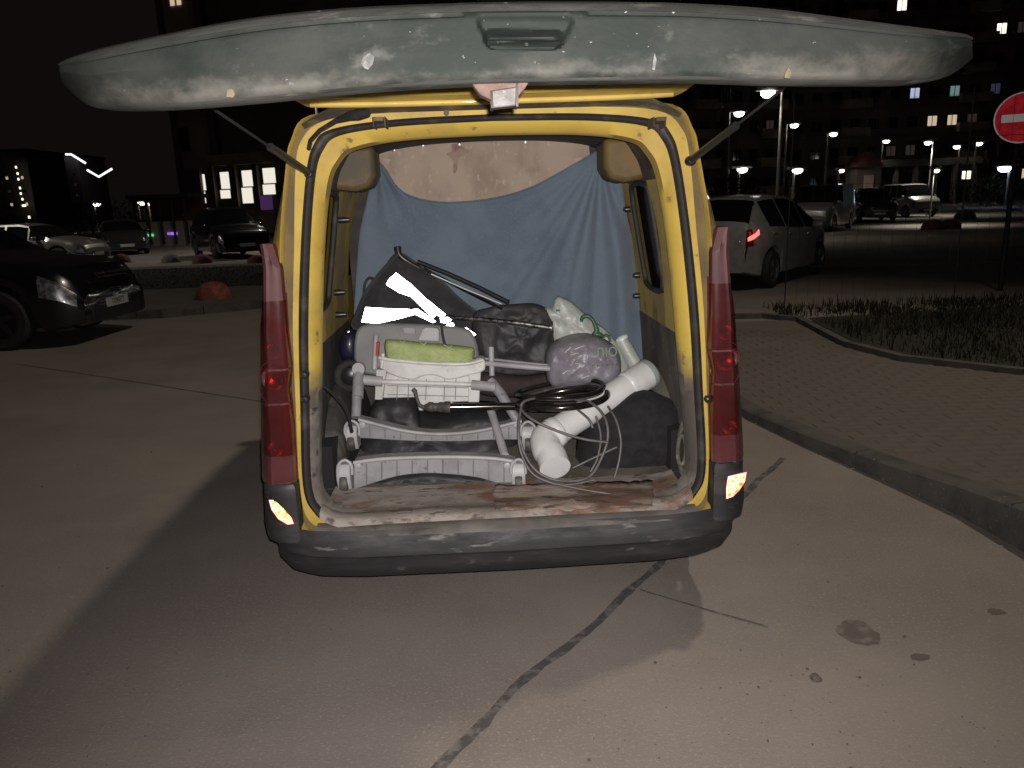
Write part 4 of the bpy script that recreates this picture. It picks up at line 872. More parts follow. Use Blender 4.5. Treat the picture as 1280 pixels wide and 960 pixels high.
# plastic bags
puffbag = puff('grey_bag', [(682,440),(690,428),(706,420),(728,416),(748,420),(768,432),(776,448),(775,468),(765,480),(730,484),(690,482),(681,466)], 3.20, .15, 'bag_grey', None, amp=.012, fs=10, per=5, pw=2.4, ridge=.022, seed=4)
tag(puffbag, 'stuffed translucent grey plastic bag resting on the pushchair frame', 'plastic bag')
for k in range(9):
    a, b = 712+random.uniform(-10,16), 450+random.uniform(-14,24)
    tpx('crease', [(a, b, 3.056),(a+random.uniform(3,7), b-random.uniform(1,5), 3.052),(a+random.uniform(7,13), b-random.uniform(2,9), 3.058)], .0022, 'bag_white', puffbag, 5)
wb = puff('carrier_bag', [(678,389),(685,384),(690,386),(693,375),(698,370),(714,377),(730,391),(745,404),(757,412),(768,424),(778,440),(786,456),(782,472),(740,474),(700,440),(690,420),(686,400)], 3.30, .05, 'bag_white', None, amp=.01, fs=11, per=3, ridge=.022, seed=6)
tag(wb, 'pale carrier bag printed with green letters, bunched behind the grey bag', 'carrier bag')
tpx('bag_edge', [(678,389,3.285),(685,384,3.285),(690,386,3.285),(693,375,3.285),(698,370,3.285),(714,377,3.285),(730,391,3.285),(745,404,3.285),(757,412,3.285)], .0022, 'print_dark', wb, 5)
tpx('printed_swirl', [(727,402,3.232),(728,397,3.23),(734,395,3.228),(740,399,3.226),(744,407,3.224),(746,414,3.222),(741,419,3.222),(748,418,3.222),(756,421,3.222)], [.006,.009,.010,.008,.009,.012,.009,.012,.005], 'print_green', wb, 8, per=3)
tpx('printed_swirl', [(756,418,3.225),(761,421,3.225),(763,427,3.225)], [.006,.007,.006], 'print_green', wb, 8)
tpx('printed_mark', [(695,388,3.243),(700,388,3.24)], .004, 'print_dark', wb, 6)
def facing(p, rz=0):
    n_ = (Vector((0,0,CAM_H))-p).normalized(); x = Vector((0,0,1)).cross(n_).normalized(); y = n_.cross(x); m = Matrix((x, y, n_)).transposed().to_4x4()
    return Matrix.Translation(p) @ m @ Matrix.Rotation(rz, 4, 'Z')
textobj('printed_letters', 'ЛЮ', .052, 'print_green', wb, facing(at(758,441,3.045), .06), .001)
for k in range(6): tpx('printed_mark', [(740+6*k, 458-.5*k, 3.05),(743+6*k, 456-.5*k+(k%2)*2, 3.05)], .0028, 'print_green', wb, 5)
wt = thing('white_tube', at(790,440,3.25), 'short white plastic tube with a rounded cap behind the drainpipe socket', 'tube')
A_, B_ = at(776,421,3.30), at(800,465,3.28); tpx('tube', [(776,424,3.30),(785,440,3.29),(800,466,3.28)], [.030,.033,.033], 'bag_white', wt, 18)
obj('cap', MB().tube([A_+(B_-A_)*.08, A_+(B_-A_)*.04, A_, A_-(B_-A_)*.03], [.031,.031,.026,.012], 18), 'pvc_white', wt, 60)
# flattened cardboard, a lead and scraps on the sill
rows = []
for i in range(41):
    t = i/40; px = 618+198*t; r_ = []
    for j in range(9):
        s_ = j/8; py = lin(t, [(0,606),(.5,608),(1,606)]) + s_*(30+9*mnoise.noise(Vector((t*5, 3, 0)))) - t*6; py += 3*mnoise.noise(Vector((t*16, s_*3, 7)))
        p = gp(px+4*mnoise.noise(Vector((s_*4, t*9, 0))), py, .476); p.z = .474+.006*mnoise.noise(Vector((t*11, s_*5, 3)))+.006*math.sin(s_*9+t*3); r_.append(p)
    rows.append(r_)
cb = obj('cardboard_sheet', MB().loft(rows, False), 'cardboard', None, 180); tag(cb, 'flattened crumpled brown cardboard strip on the right half of the load sill', 'cardboard')
m_ = cb.modifiers.new('s', 'SOLIDIFY'); m_.thickness = .002
o = tpx('lead', [(690,604,2.62),(740,614,2.585),(790,620,2.565),(840,620,2.565),(868,612,2.58),(875,600,2.60)], .0042, 'cable', None, 8, per=5); tag(o, 'thin dark lead trailing along the sill to the right pillar', 'lead')
o = obj('plastic_shard', MB().prism([at(a,b,2.53) for a,b in ((832,638),(842,622),(845,631),(860,638),(850,642))], (0,.012,.002)), 'black_plastic', None, 0); tag(o, 'small pointed black plastic shard at the right end of the sill', 'shard')
o = obj('paint_chip', MB().prism([at(a,b,2.49) for a,b in ((817,645),(824,643),(828,646),(822,649))], (0,.008,.002)), 'pvc_white', None, 0); tag(o, 'tiny white chip lying on the edge of the sill', 'chip')
# ------------------------------------------------------------------ parked cars
def make_car(name, label, cat, paint, L, Wd, prof, belt, side, ws, rw, axles, pos, head, r=.32, hl=True, lit=False, plate_txt=None, cargo=False, group='parked vehicles', rim='rim', rearplate=True, mirror=True, detail=True, tum=.22, rnd=(.80,.20,2.2), hlen=.30, hseg=(3,4)):
    t = thing(name, (0,0,0), label, cat, group)
    y0, y1 = -L/2, L/2
    ys = sorted(set([y0+L*i/34 for i in range(35)]+[y0+.02,y0+.05,y0+.09,y0+.15,y1-.02,y1-.05,y1-.1,y1-.16]+[a+(r+.06)*math.sin(R_(k)) for a in axles for k in range(-90,91,18)]+[q for s_ in side for q in s_]+list(ws)+list(rw)+[p[0] for p in prof]))
    ys = [y for i, y in enumerate(ys) if y0 <= y <= y1 and (i == 0 or y-ys[i-1] > .004)]
    rows = []
    for y in ys:
        top = lin(y, prof); be = min(lin(y, belt), top-.03); e = abs(y)/(L/2)
        hw = Wd/2*(1-rnd[1]*max(0, (e-rnd[0])/(1-rnd[0]))**rnd[2]) ; bot = lin(y, [(y0,.30),(y0+.35,.22),(y1-.4,.21),(y1,.26)])
        for a in axles:
            if abs(y-a) < r+.06: bot = max(bot, math.sqrt((r+.06)**2-(y-a)**2)+r)
        gh = max(0, min(1, (top-be)/.5)); hr = hw*(.96-tum*gh) if not cargo else hw*(.97-.10*gh)
        pts = [(hw*.88, bot), (hw*.975, bot+.02), (hw*.995, bot+(be-bot)*.3), (hw*1.0, bot+(be-bot)*.62), (hw*.985, be-(be-bot)*.1), (hw*.955, be), (hr, top-.045-.03*gh), (hr*.94, top-.02), (hr*.6, top), (0, top+.012)]
        lf = [Vector((-x, y, z)) for x, z in pts]; rows.append(lf + [Vector((x, y, z)) for x, z in pts[:-1]][::-1])
    n = len(rows[0]); M_ = {k: MB() for k in ('body','windscreen','rear_window','side_window','headlight','tail_light')}
    for mb in M_.values(): mb.v = [p for q in rows for p in q]
    for i in range(len(ys)-1):
        ym = (ys[i]+ys[i+1])/2; top = lin(ym, prof); be = lin(ym, belt)
        for j in range(n-1):
            sgm = j if j < 9 else n-2-j; k = 'body'
            if sgm == 5 and top-be > .1 and any(a <= ym <= b for a, b in side): k = 'side_window'
            elif sgm >= 6 and ws[0] <= ym <= ws[1]: k = 'windscreen'
            elif sgm >= 6 and rw[0] <= ym <= rw[1]: k = 'rear_window'
            elif sgm == 5 and (ws[0]+.1 < ym < ws[1] and top-be > .06): k = 'body'
            elif hl and sgm in hseg and y1-.05 > ym > y1-hlen and top < 1.3: k = 'headlight'
            elif sgm in (3, 4) and ym < y0+.16: k = 'tail_light'
            M_[k].f.append([i*n+j, i*n+j+1, (i+1)*n+j+1, (i+1)*n+j])
    M_['body'].f.append([j for j in range(n)]); M_['body'].f.append([(len(ys)-1)*n+j for j in range(n)])
    mats = dict(body=paint, windscreen='glass_dark', rear_window='glass_dark', side_window='glass_dark', headlight='headlamp', tail_light='tail_red')
    for k, mb in M_.items():
        if not mb.f: continue
        parts = [mb]
        if k in ('headlight', 'tail_light', 'side_window'):
            A, B = MB(), MB(); A.v = mb.v; B.v = mb.v
            for f in mb.f: (A if sum(mb.v[q].x for q in f) < 0 else B).f.append(f)
            parts = [A, B]
        for p in parts:
            used = sorted({q for f in p.f for q in f}); mp_ = {q: i for i, q in enumerate(used)}
            q_ = MB(); q_.v = [p.v[q] for q in used]; q_.f = [[mp_[q] for q in f] for f in p.f]
            obj(k, q_, mats[k], t, 32)
    obj('underbody', MB().box((0, 0, .33), (Wd*.72, L*.90, .2)), 'arch_dark', t, 0)
    for a in axles:
        obj('wheel_well', MB().box((0, a, r+.12), (Wd*.86, (r+.05)*2, r*1.2)), 'arch_dark', t, 0)
        for s in (-1, 1): wheel(t, (s*(Wd/2-.11), a, r), r, .20, s, rim)
    if detail:
        obj('grille', MB().box((0, y1-.03, lin(y1, prof)-.16), (Wd*.42, .07, .13)).box((0, y1-.02, .36), (Wd*.62, .07, .16)), 'black_plastic', t, 0, .01)
        for k in range(3): obj('grille_bar', MB().box((0, y1+.008, lin(y1, prof)-.12-.04*k), (Wd*.40, .012, .012)), 'steel', t, 0)
    pf = obj('number_plate', MB().box((0, y1+.022, .47 if r > .34 else .40), (.52,.012,.112)), 'plate_white', t, 0, .002)
    if plate_txt: textobj('plate_text', plate_txt, .095, 'ink', pf, Matrix.Translation((0, y1+.0295, .47 if r > .34 else .40)) @ Matrix(((-1,0,0,0),(0,0,1,0),(0,1,0,0),(0,0,0,1))), .0006)
    if rearplate: obj('number_plate', MB().box((0, y0-.012, .72), (.52,.012,.112)), 'plate_white', t, 0, .002)
    if mirror:
        ym = ws[1]-.42 if not cargo else ws[1]-.30; zm = lin(ym, belt)+.05
        for s in (-1, 1):
            c = Vector((s*(Wd/2+.06), ym, zm)); m_ = MB()
            m_.loft([[c+Vector((s*a, dy*k, z*k)) for dy, z in ((-.05,-.06),(-.07,.0),(-.05,.07),(.03,.075),(.07,.01),(.03,-.06))] for a, k in ((-.10,.5),(-.05,1),(.07,1),(.10,.7))], True, True, True)
            obj('wing_mirror', m_, paint, t, 60)
    for a, b in side:
        for s in (-1, 1):
            yh = a+.12 if len(side) > 1 else a+.1
            obj('door_handle', MB().box((s*(Wd/2-.006), yh, lin(yh, belt)-.10), (.03,.17,.028)), paint, t, 0, .008)
    hx, hy = head; t.location = (*pos, 0); t.rotation_euler.z = math.atan2(-hx, hy)
    return t
def hatch_like(**k): pass
# white hatchback right of the van
hp = [(-2.0,.62),(-1.985,.86),(-1.95,1.02),(-1.86,1.12),(-1.62,1.40),(-1.45,1.475),(-1.2,1.50),(-.6,1.52),(0,1.50),(.45,1.43),(1.15,1.06),(1.25,1.0),(1.75,.86),(1.92,.74),(2.0,.60)]
hb_ = [(-2.0,.60),(-1.95,.98),(-1.5,1.01),(-.9,.99),(0,.93),(1.1,.90),(1.75,.80),(2.0,.56)]
wh = make_car('white_hatchback', 'parked white five-door hatchback with a glowing red tail light, finely speckled with paler spots', 'car', 'paint_white', 4.0, 1.72, hp, hb_, [(-1.42,-.72),(-.66,.30),(.36,1.02)], (.42,1.16), (-1.87,-1.52), (-1.26,1.25), (4.52,14.15), (.62,.785), r=.31, tum=.30, rnd=(.58,.27,2.0))
for s in (1,):
    m_ = MB().prism([Vector((s*(.52+dx), -1.99+.0+.14*dx*2, z)) for dx, z in ((.0,.80),(.13,.86),(.24,.93),(.27,.98),(.28,.90),(.2,.83),(.10,.785),(.02,.77))], (0, .05, 0)); objL('lit_tail_bar', m_, 'tail_lit', wh, 0, fix=True)
# black off-roader at the left edge
sp = [(-2.3,.75),(-2.25,1.0),(-2.2,1.15),(-2.0,1.55),(-1.8,1.68),(-1.2,1.74),(-.2,1.74),(.15,1.66),(.95,1.17),(1.05,1.12),(1.75,1.03),(2.08,.93),(2.2,.82),(2.3,.62)]
sb = [(-2.3,.70),(-2.2,1.08),(0,1.06),(1.0,1.03),(1.8,.92),(2.1,.78),(2.3,.58)]
bs = make_car('black_off_roader', 'black off-roader nosing in from the left edge, its headlight glinting', 'car', 'paint_black', 4.6, 1.86, sp, sb, [(-1.7,-.95),(-.88,0),(.06,.85)], (.12,.98), (-2.2,-1.85), (-1.38,1.36), (-7.38,9.9), (.985,-.02), r=.36, hlen=.46, hseg=(3,4), plate_txt='T090TT', rim='rim_dark', rearplate=False)
for s in (-1, 1):
    objL('fog_trim', MB().box((s*.62, 2.19, .34), (.34,.06,.06)), 'steel', bs, 0, .02); objL('fog_light', MB().lathe([(.045,0),(.045,.02),(.02,.03),(.001,.032)], (s*.62, 2.25, .40), 'Y', 14), 'headlamp', bs)
    objL('chrome_strip', MB().box((0, 2.285, .84-.05*(s>0)), (.7,.03,.018)), 'steel', bs, 0)
sal = [(-2.2,.68),(-2.15,.9),(-2.05,.98),(-1.55,1.04),(-.95,1.36),(-.6,1.42),(.1,1.42),(.4,1.36),(1.15,.98),(1.9,.84),(2.12,.72),(2.2,.58)]
salb = [(-2.2,.62),(-2.1,.88),(-1,.93),(0,.92),(1.1,.88),(1.9,.74),(2.2,.54)]
def saloon(name, label, paint, pos, head, **k):
    return make_car(name, label, 'car', paint, 4.4, 1.74, sal, salb, [(-.98,-.35),(-.29,.42),(.47,1.0)], (.42,1.14), (-1.5,-.94), (-1.3,1.35), pos, head, r=.32, **k)
saloon('silver_saloon', 'silver saloon half hidden behind the black off-roader, its front wheel near a red bollard', 'paint_silver', (-15.6,25.5), (.99,-.05))
saloon('grey_saloon', 'dark grey saloon at the far left edge, roof just above the black off-roader', 'paint_grey', (-13.2,17.2), (.95,.1))
dk = make_car('dark_blue_off_roader', 'dark blue off-roader parked below the lit shop windows', 'car', 'paint_darkblue', 4.6, 1.84, sp, sb, [(-1.7,-.95),(-.88,0),(.06,.85)], (.12,.98), (-2.2,-1.85), (-1.38,1.36), (-10.1,28.2), (.56,-.83), r=.36)
saloon('black_saloon', 'almost black saloon nose-on in the dark between the silver car and the kiosk lights', 'paint_charcoal', (-16.6,33.5), (.5,-.85))
vp = [(-2.2,.7),(-2.18,1.3),(-2.12,1.75),(-2.0,1.84),(-1.2,1.87),(.5,1.86),(.85,1.80),(1.45,1.22),(1.55,1.15),(1.95,1.0),(2.12,.86),(2.2,.62)]
vb = [(-2.2,.66),(-2.1,1.12),(0,1.12),(1.4,1.08),(1.9,.9),(2.2,.56)]
def mpv(name, label, paint, pos, head, side=((.15,1.30),), **k):
    return make_car(name, label, 'van', paint, 4.4, 1.80, vp, vb, list(side), (.82,1.54), (-2.19,-2.14), (-1.3,1.4), pos, head, r=.32, cargo=True, **k)
mpv('grey_van', 'grey delivery van facing left beyond the white hatchback, windowless cargo side', 'paint_grey', (13.25,32.6), (-.60,-.80))
make_car('charcoal_estate', 'dark grey tall estate car parked between the grey van and the white van', 'car', 'paint_charcoal', 4.5, 1.82, [(a,b*.97) for a,b in sp], [(a,b*.98) for a,b in sb], [(-1.7,-.95),(-.88,0),(.06,.85)], (.12,.98), (-2.2,-1.85), (-1.35,1.35), (19.5,41.5), (-.25,-.97), r=.34)
mpv('white_van', 'white van with roof bars at the far end of the parked row', 'paint_white', (23.6,46.0), (.10,-.99), side=((-1.4,-.3),(-.2,.4),(.46,1.3)))
# ------------------------------------------------------------------ street lamps
def lamp(px, py, D, bx, label, big=1.0, side=1, arm=1.0, power=0, group='street lamps', mat='light_lamp'):
    h = at(px, py, D); t = thing('street_lamp', (h.x-side*arm, D, 0), label, 'street lamp', group); r = .07*big
    c = Vector((h.x-side*arm, D, 0)); H = h.z+.12
    obj('pole', MB().tube([c, c+Vector((0,0,H*.55)), c+Vector((0,0,H))], [r*1.3, r, r*.75], 10), 'pole_steel', t, 60)
    obj('arm', MB().tube([c+Vector((0,0,H-.02)), c+Vector((side*arm*.5,0,H+.06)), c+Vector((side*arm*.9,0,H+.06))], r*.6, 8), 'pole_steel', t, 60)
    w = .30*big; hd = MB().loft([[h+Vector((side*x, y*w*.45, .04+z)) for y, z in ((-1,0),(-.8,.10),(0,.14),(.8,.10),(1,0))] for x in (-.45*big-.1, -.1, .35*big, .45*big)], True, True, True)
    o = obj('lamp_head', hd, 'pole_steel', t, 40)
    ln = MB().lathe([(.02,-.20*big),(.15*big,-.17*big),(.235*big,-.09*big),(.25*big,0),(.16*big,.03)], h, 'Z', 14)
    obj('lens', ln, mat, o, 60)
    if power:
        d = bpy.data.lights.new('street_light', 'SPOT'); d.energy = power; d.color = (1, .93, .8); d.spot_size = R_(140); d.spot_blend = .8; d.shadow_soft_size = .2
        lo = bpy.data.objects.new('street_light', d); COL.objects.link(lo); lo.location = h+Vector((0,0,-.18)); par(lo, t)
    return t
lamp(960, 115, 28, 974, 'tallest bright street lamp, on the long pole rising behind the white hatchback', 1.0, -1, .5, 420)
lamp(924, 141, 56, 914, 'street lamp just right of the raised yellow van\'s gas strut, above a lower small lamp', 1.4, 1, .7, 1600)
lamp(993, 156, 66, 984, 'street lamp directly right of the tallest pole', 1.3, 1, .65, 1500)
lamp(1042, 167, 72, 1036, 'street lamp standing above the roof of the grey van', 1.3, 1, .55, 1500)
lamp(1108, 176, 78, 1104, 'street lamp above the gap between the grey van and the white van', 1.2, 1, .4, 500)
lamp(1160, 178, 46, 1164, 'street lamp with its short arm reaching left, in front of the flats', .75, -1, .3, 800)
lamp(1196, 183, 78, 1196, 'round lamp hanging low before the flats, left of the no-entry sign', 1.2, -1, .3)
lamp(1224, 179, 78, 1224, 'lamp nearest the no-entry sign among those before the flats', 1.2, 1, .3)
lamp(928, 211, 58, 926, 'low lamp on a short post below the pair of tall poles', 1.5, 1, .25, 120, 'low lamps')
lamp(997, 212, 58, 994, 'low lamp on a short post over the grey van\'s bonnet', 1.5, 1, .25, 120, 'low lamps')
lamp(1052, 213, 66, 1050, 'tiny low lamp above the roof of the grey van', .9, 1, .2, 0, 'low lamps')
lamp(1171, 213, 33, 1168, 'small low lamp on a stub post at the foot of the flats', .45, 1, .12, 420, 'low lamps')
lamp(1256, 209, 60, 1256, 'blue-white floodlight glaring at the foot of the flats near the right edge', 1.9, -1, .4, 300, 'low lamps', 'light_blue')
for px, py, lb in ((177,253,'leftmost of three small warm lamps over the kiosk'), (190,254,'middle of three small warm lamps over the kiosk'), (207,252,'rightmost and brightest of three small warm lamps over the kiosk')):
    lamp(px, py, 60, px, lb, 1.15, 1, .3, 50, 'warm lamps over the kiosk', 'light_orange')
lamp(121, 255, 90, 121, 'single white lamp in the dark beyond the silver saloon', 1.5, 1, .3, 300, 'far lamps')
# street lamp beside the van whose light throws the van's shadow to the left
t = thing('street_lamp', (7.4,5.6,0), 'street lamp on the right pavement beside the van', 'street lamp', 'street lamps'); hl_ = Vector((5.3, 5.5, 12.0))
obj('pole', MB().tube([(7.4,5.6,0),(7.4,5.6,7),(7.4,5.6,12.0)], [.11,.085,.06], 12), 'pole_steel', t, 60); obj('arm', MB().tube([(7.4,5.6,11.9),(6.8,5.57,12.2),(5.7,5.51,12.2)], .035, 8), 'pole_steel', t, 60)
hd_ = obj('lamp_head', MB().loft([[hl_+Vector((x, y, z+.06)) for y, z in ((-.16,0),(-.12,.10),(.12,.10),(.16,0))] for x in (-.38,-.3,.35,.45)], True, True, True), 'pole_steel', t, 40)
d = bpy.data.lights.new('street_light', 'SPOT'); d.energy = 2500; d.color = (1, .89, .72); d.spot_size = R_(122); d.spot_blend = .9; d.shadow_soft_size = .34
lo = bpy.data.objects.new('street_light', d); COL.objects.link(lo); lo.location = hl_+Vector((0,0,.0)); lo.rotation_euler = (Vector((-2.2,3.0,0))-hl_).to_track_quat('-Z','Y').to_euler(); par(lo, t)
# unseen lamp added out of the frame on the left to light the parked cars
t = thing('street_lamp', (-21.5,21,0), 'unseen street lamp added over the parked cars on the left', 'street lamp', 'street lamps'); h2 = Vector((-20.2, 21, 8.2))
obj('pole', MB().tube([(-21.5,21,0),(-21.5,21,8.3)], .08, 10), 'pole_steel', t, 60); obj('lamp_head', MB().box(h2+Vector((0,0,.12)), (.8,.3,.14)), 'pole_steel', t, 0, .03)
d = bpy.data.lights.new('street_light', 'SPOT'); d.energy = 2000; d.color = (1, .92, .82); d.spot_size = R_(150); d.spot_blend = .7; d.shadow_soft_size = .2
lo = bpy.data.objects.new('street_light', d); COL.objects.link(lo); lo.location = h2; par(lo, t)
# lamp added out of sight behind the van to light the road and off-roader
t = thing('street_lamp', (-7.6,33,0), 'unseen street lamp added behind the yellow van to light the far road', 'street lamp', 'street lamps'); h2 = Vector((-8.4, 32.6, 7.4))
obj('pole', MB().tube([(-7.6,33,0),(-7.6,33,7.6)], .08, 10), 'pole_steel', t, 60); obj('lamp_head', MB().box(h2+Vector((.2,.1,.12)), (1.2,.4,.14)), 'pole_steel', t, 0, .03)
d = bpy.data.lights.new('street_light', 'SPOT'); d.energy = 1100; d.color = (1, .92, .82); d.spot_size = R_(150); d.spot_blend = .7; d.shadow_soft_size = .2
lo = bpy.data.objects.new('street_light', d); COL.objects.link(lo); lo.location = h2; par(lo, t)
# ------------------------------------------------------------------ no-entry sign and wire fence
sc = at(1278, 147, 11.2); sg = thing('no_entry_sign', (sc.x, 11.2, 0), 'round red no-entry sign with a white bar on a dark post at the right edge', 'road sign')
n_ = (Vector((0,0,CAM_H))-sc); n_.z = 0; n_.normalize(); xx = Vector((0,0,1)).cross(n_)
# plate turned square to the camera so its metal face returns the flash
n_ = (Vector((0,0,CAM_H))-sc).normalized(); xx = Vector((0,0,1)).cross(n_).normalized(); yy = n_.cross(xx)
def disc(r, o, th, seg=40): return MB().prism([sc+xx*r*math.cos(a)+yy*r*math.sin(a)+n_*o for a in [2*math.pi*k/seg for k in range(seg)]], n_*th)
obj('post', MB().tube([(sc.x+.02, 11.29, 0), (sc.x+.02, 11.29, sc.z+.3)], .035, 10), 'fence_wire', sg, 60)
obj('rim', disc(.345, -.012, .010), 'sign_white', sg, 30); obj('face', disc(.327, -.004, .004), 'sign_red', sg, 30)
obj('bar', MB().prism([sc+xx*a+yy*b+n_*.002 for a, b in ((-.25,-.053),(.25,-.053),(.25,.053),(-.25,.053))], n_*.002), 'sign_white', sg, 0)
fe = thing('wire_fence', (6.6, 9.4, 0), 'dark see-through wire fence crossing the weedy grass bed on the right', 'fence')
fa, fb = Vector((3.55, 9.75, 0)), Vector((9.6, 8.9, 0))
wire = MB().tube([(0,0,.05),(0,0,2.6)], .0014, 4); w0 = obj('wire', wire, 'fence_wire', fe, 0)
N_ = 44
for k in range(N_+1):
    p = fa.lerp(fb, k/N_)
    o = w0 if k == 0 else shared('wire', w0.data, None, (0,0,0))
    o.location = (p.x, p.y, 0); 
    if k: o.parent = fe; 
    o.matrix_parent_inverse = wm(fe).inverted()
for z in (.1,.6,1.1,1.6,2.1,2.58): obj('cross_wire', MB().tube([fa+Vector((0,0,z)), fb+Vector((0,0,z))], .002, 4), 'fence_wire', fe, 0)
for k in range(4): 
    p = fa.lerp(fb, k/3); obj('post', MB().tube([p, p+Vector((0,0,2.65))], .007, 8), 'fence_wire', fe, 60)
for px, py, m, lb in ((1166,287,'bollard_red','dark red bollard beyond the wire fence, left of a pair'), (1186,286,'bollard_red','dark red bollard beyond the wire fence, right of a pair'), (1206,274,'concrete_grey','dark grey bollard beyond the wire fence, farther than the red pair')):
    bollard(gp(px, py, 0), .42 if py > 280 else .5, m, lb)
# ------------------------------------------------------------------ buildings
def facade_xy(a, b):
    a, b = Vector(a), Vector(b); u = (b-a).normalized(); return a, u, (b-a).length, Vector((u.y, -u.x))
WMESH = {}
def winmesh(w, h):
    k = (round(w, 3), round(h, 3))
    if k not in WMESH:
        fr = MB().box((0,-.04,h/2-.04), (w,.14,.08)).box((0,-.04,-h/2+.04), (w,.14,.08)).box((-w/2+.04,-.041,0), (.08,.14,h-.16)).box((w/2-.04,-.041,0), (.08,.14,h-.16)).box((0,-.03,0), (.06,.1,h-.16))
        me = bpy.data.meshes.new('window'); me.from_pydata([tuple(v) for v in fr.v], [], fr.f); me.materials.append(MAT['win_frame'])
        pn = MB().box((0,-.01,0), (w-.16,.02,h-.16)); me2 = bpy.data.meshes.new('pane'); me2.from_pydata([tuple(v) for v in pn.v], [], pn.f); me2.materials.append(MAT['win_dark'])
        WMESH[k] = (me, me2)
    return WMESH[k]
def block(name, label, a, b, depth, H, mat, cols, floors, z0, fh, w, h, lit, cat='building', band=None, balcony=()):
    A, u, Ln, nrm = facade_xy(a, b); t = thing(name, (*((A+u*Ln/2)), 0), label, cat)
    c = [A, A+u*Ln, A+u*Ln-nrm*depth, A-nrm*depth]
    obj('wall', MB().prism([Vector((p.x, p.y, 0)) for p in c], (0,0,H)), mat, t, 0)
    c2 = [A-u*.3+nrm*.3, A+u*(Ln+.3)+nrm*.3, A+u*(Ln+.3)-nrm*(depth+.3), A-u*.3-nrm*(depth+.3)]
    obj('roof', MB().prism([Vector((p.x, p.y, H)) for p in c2], (0,0,.6)), 'roof_dark', t, 0)
    rz = math.atan2(u.y, u.x); m1, m2 = winmesh(w, h); cnt = 0; L_ = {}
    for (ci, fi, mm) in lit: L_[(ci, fi)] = mm
    for fi in range(floors):
        for ci in range(cols):
            if cnt >= 290 and (ci, fi) not in L_: continue
            p = A + u*(Ln*(ci+.5)/cols) + nrm*.02; q = Vector((p.x, p.y, z0+fh*fi+h/2))
            f = shared('window', m1, t, q, rz); g_ = shared('pane', m2, f, (0,0,0), 0, L_.get((ci, fi))); cnt += 1
            g_.parent = f; g_.matrix_parent_inverse = Matrix(); 
    for fi in range(0, floors+1, 1):
        if band: obj('floor_band', MB().box((0,0,0), (1,1,1)) if False else MB().prism([Vector((p.x, p.y, z0+fh*fi-.9)) for p in (A, A+u*Ln, A+u*Ln+nrm*.12, A+nrm*.12)], (0,0,.25)), band, t, 0)
    for ci in balcony:
        for fi in range(floors):
            p = A + u*(Ln*(ci+.5)/cols); q = [p-u*1.6, p+u*1.6, p+u*1.6+nrm*1.1, p-u*1.6+nrm*1.1]
            obj('balcony', MB().prism([Vector((x.x, x.y, z0+fh*fi-.75)) for x in q], (0,0,1.0)), 'facade_stone', t, 0)
    return t
def cell(px, py, a, b, cols, z0, fh, h):
    A, u, Ln, nrm = facade_xy(a, b); d = ray(px, py)
    s = (A.dot(nrm))/(d.x*nrm.x+d.y*nrm.y); p = Vector((0,0,CAM_H))+d*s
    return int(((p.x-A.x)*u.x+(p.y-A.y)*u.y)/Ln*cols), round((p.z-z0-h/2)/fh)
# flats on the right: a long slab and a nearer wing
fa_, fb_ = (34, 95), (84, 86)
lits = [(1148,133,'win_cool'),(1202,129,'win_teal'),(1172,167,'win_warm'),(1178,167,'win_warm'),(1195,167,'win_warm'),(1200,167,'win_warm'),(1224,163,'win_dim'),(1143,187,'win_dim'),(1217,218,'win_bright'),(1271,217,'win_warm'),(1232,128,'win_dim'),(1256,105,'win_dimblue'),(1263,46,'win_bright'),(1267,28,'win_dim'),(1116,1,'win_bright'),(1104,190,'win_dim')]
block('apartment_block', 'long dark apartment block on the right with a few lit windows', fa_, fb_, 14, 46, 'facade_brown', 24, 14, 2.3, 3.15, 1.15, 1.25, [(*cell(x, y, fa_, fb_, 24, 2.3, 3.15, 1.25), m) for x, y, m in lits], band='facade_dark', balcony=(3, 9, 14, 19))
fa2, fb2 = (17.5, 88), (33.5, 92)
block('apartment_wing', 'darker apartment wing behind the two tall lamps, almost unlit', fa2, fb2, 12, 44, 'facade_dark', 8, 13, 2.3, 3.15, 1.1, 1.3, [(*cell(x, y, fa2, fb2, 8, 2.3, 3.15, 1.5), m) for x, y, m in ((1018,161,'win_dim'),(1026,161,'win_dim'),(955,160,'win_dim'),(1043,178,'win_dim'))], balcony=(2, 6))
en = thing('entrance_canopy', (44, 80, 0), 'low dark canopy roof at the foot of the long apartment block', 'canopy')
ca, cb2 = at(1090,205,80), at(1225,204,80)
obj('canopy_roof', MB().box(((ca.x+cb2.x)/2, 82, ca.z), (cb2.x-ca.x, 5, .7)), 'roof_dark', en, 0)
for k in range(6): obj('column', MB().box((ca.x+.5+(cb2.x-ca.x-1)*k/5, 80, ca.z/2), (.4,.4,ca.z-.7)), 'facade_dark', en, 0)
kq = at(1086, 222, 74); ph = thing('porch', (kq.x, 74, 0), 'small narrow gabled porch, dull reddish brown, at the foot of the flats', 'porch')
obj('porch_wall', MB().box((kq.x, 75.2, 1.9), (2.3, 2.4, 3.8)), 'facade_brown', ph, 0); obj('porch_roof', MB().prism([(kq.x-1.4,73.8,3.8),(kq.x+1.4,73.8,3.8),(kq.x,73.8,5.2)], (0,2.8,0)), 'bollard_red', ph, 0)
obj('porch_window', MB().box((kq.x, 73.96, 2.4), (.9,.1,1.2)), 'win_dim', ph, 0)
vg = at(911,112,86); 
vt = thing('vent_grille', (vg.x, 87, vg.z), 'pale louvred vent high on the dark wing above the street lamps', 'vent')
obj('frame', MB().box((vg.x, 87.2, vg.z), (1.3,.3,2.2)), 'roof_dark', vt, 0)
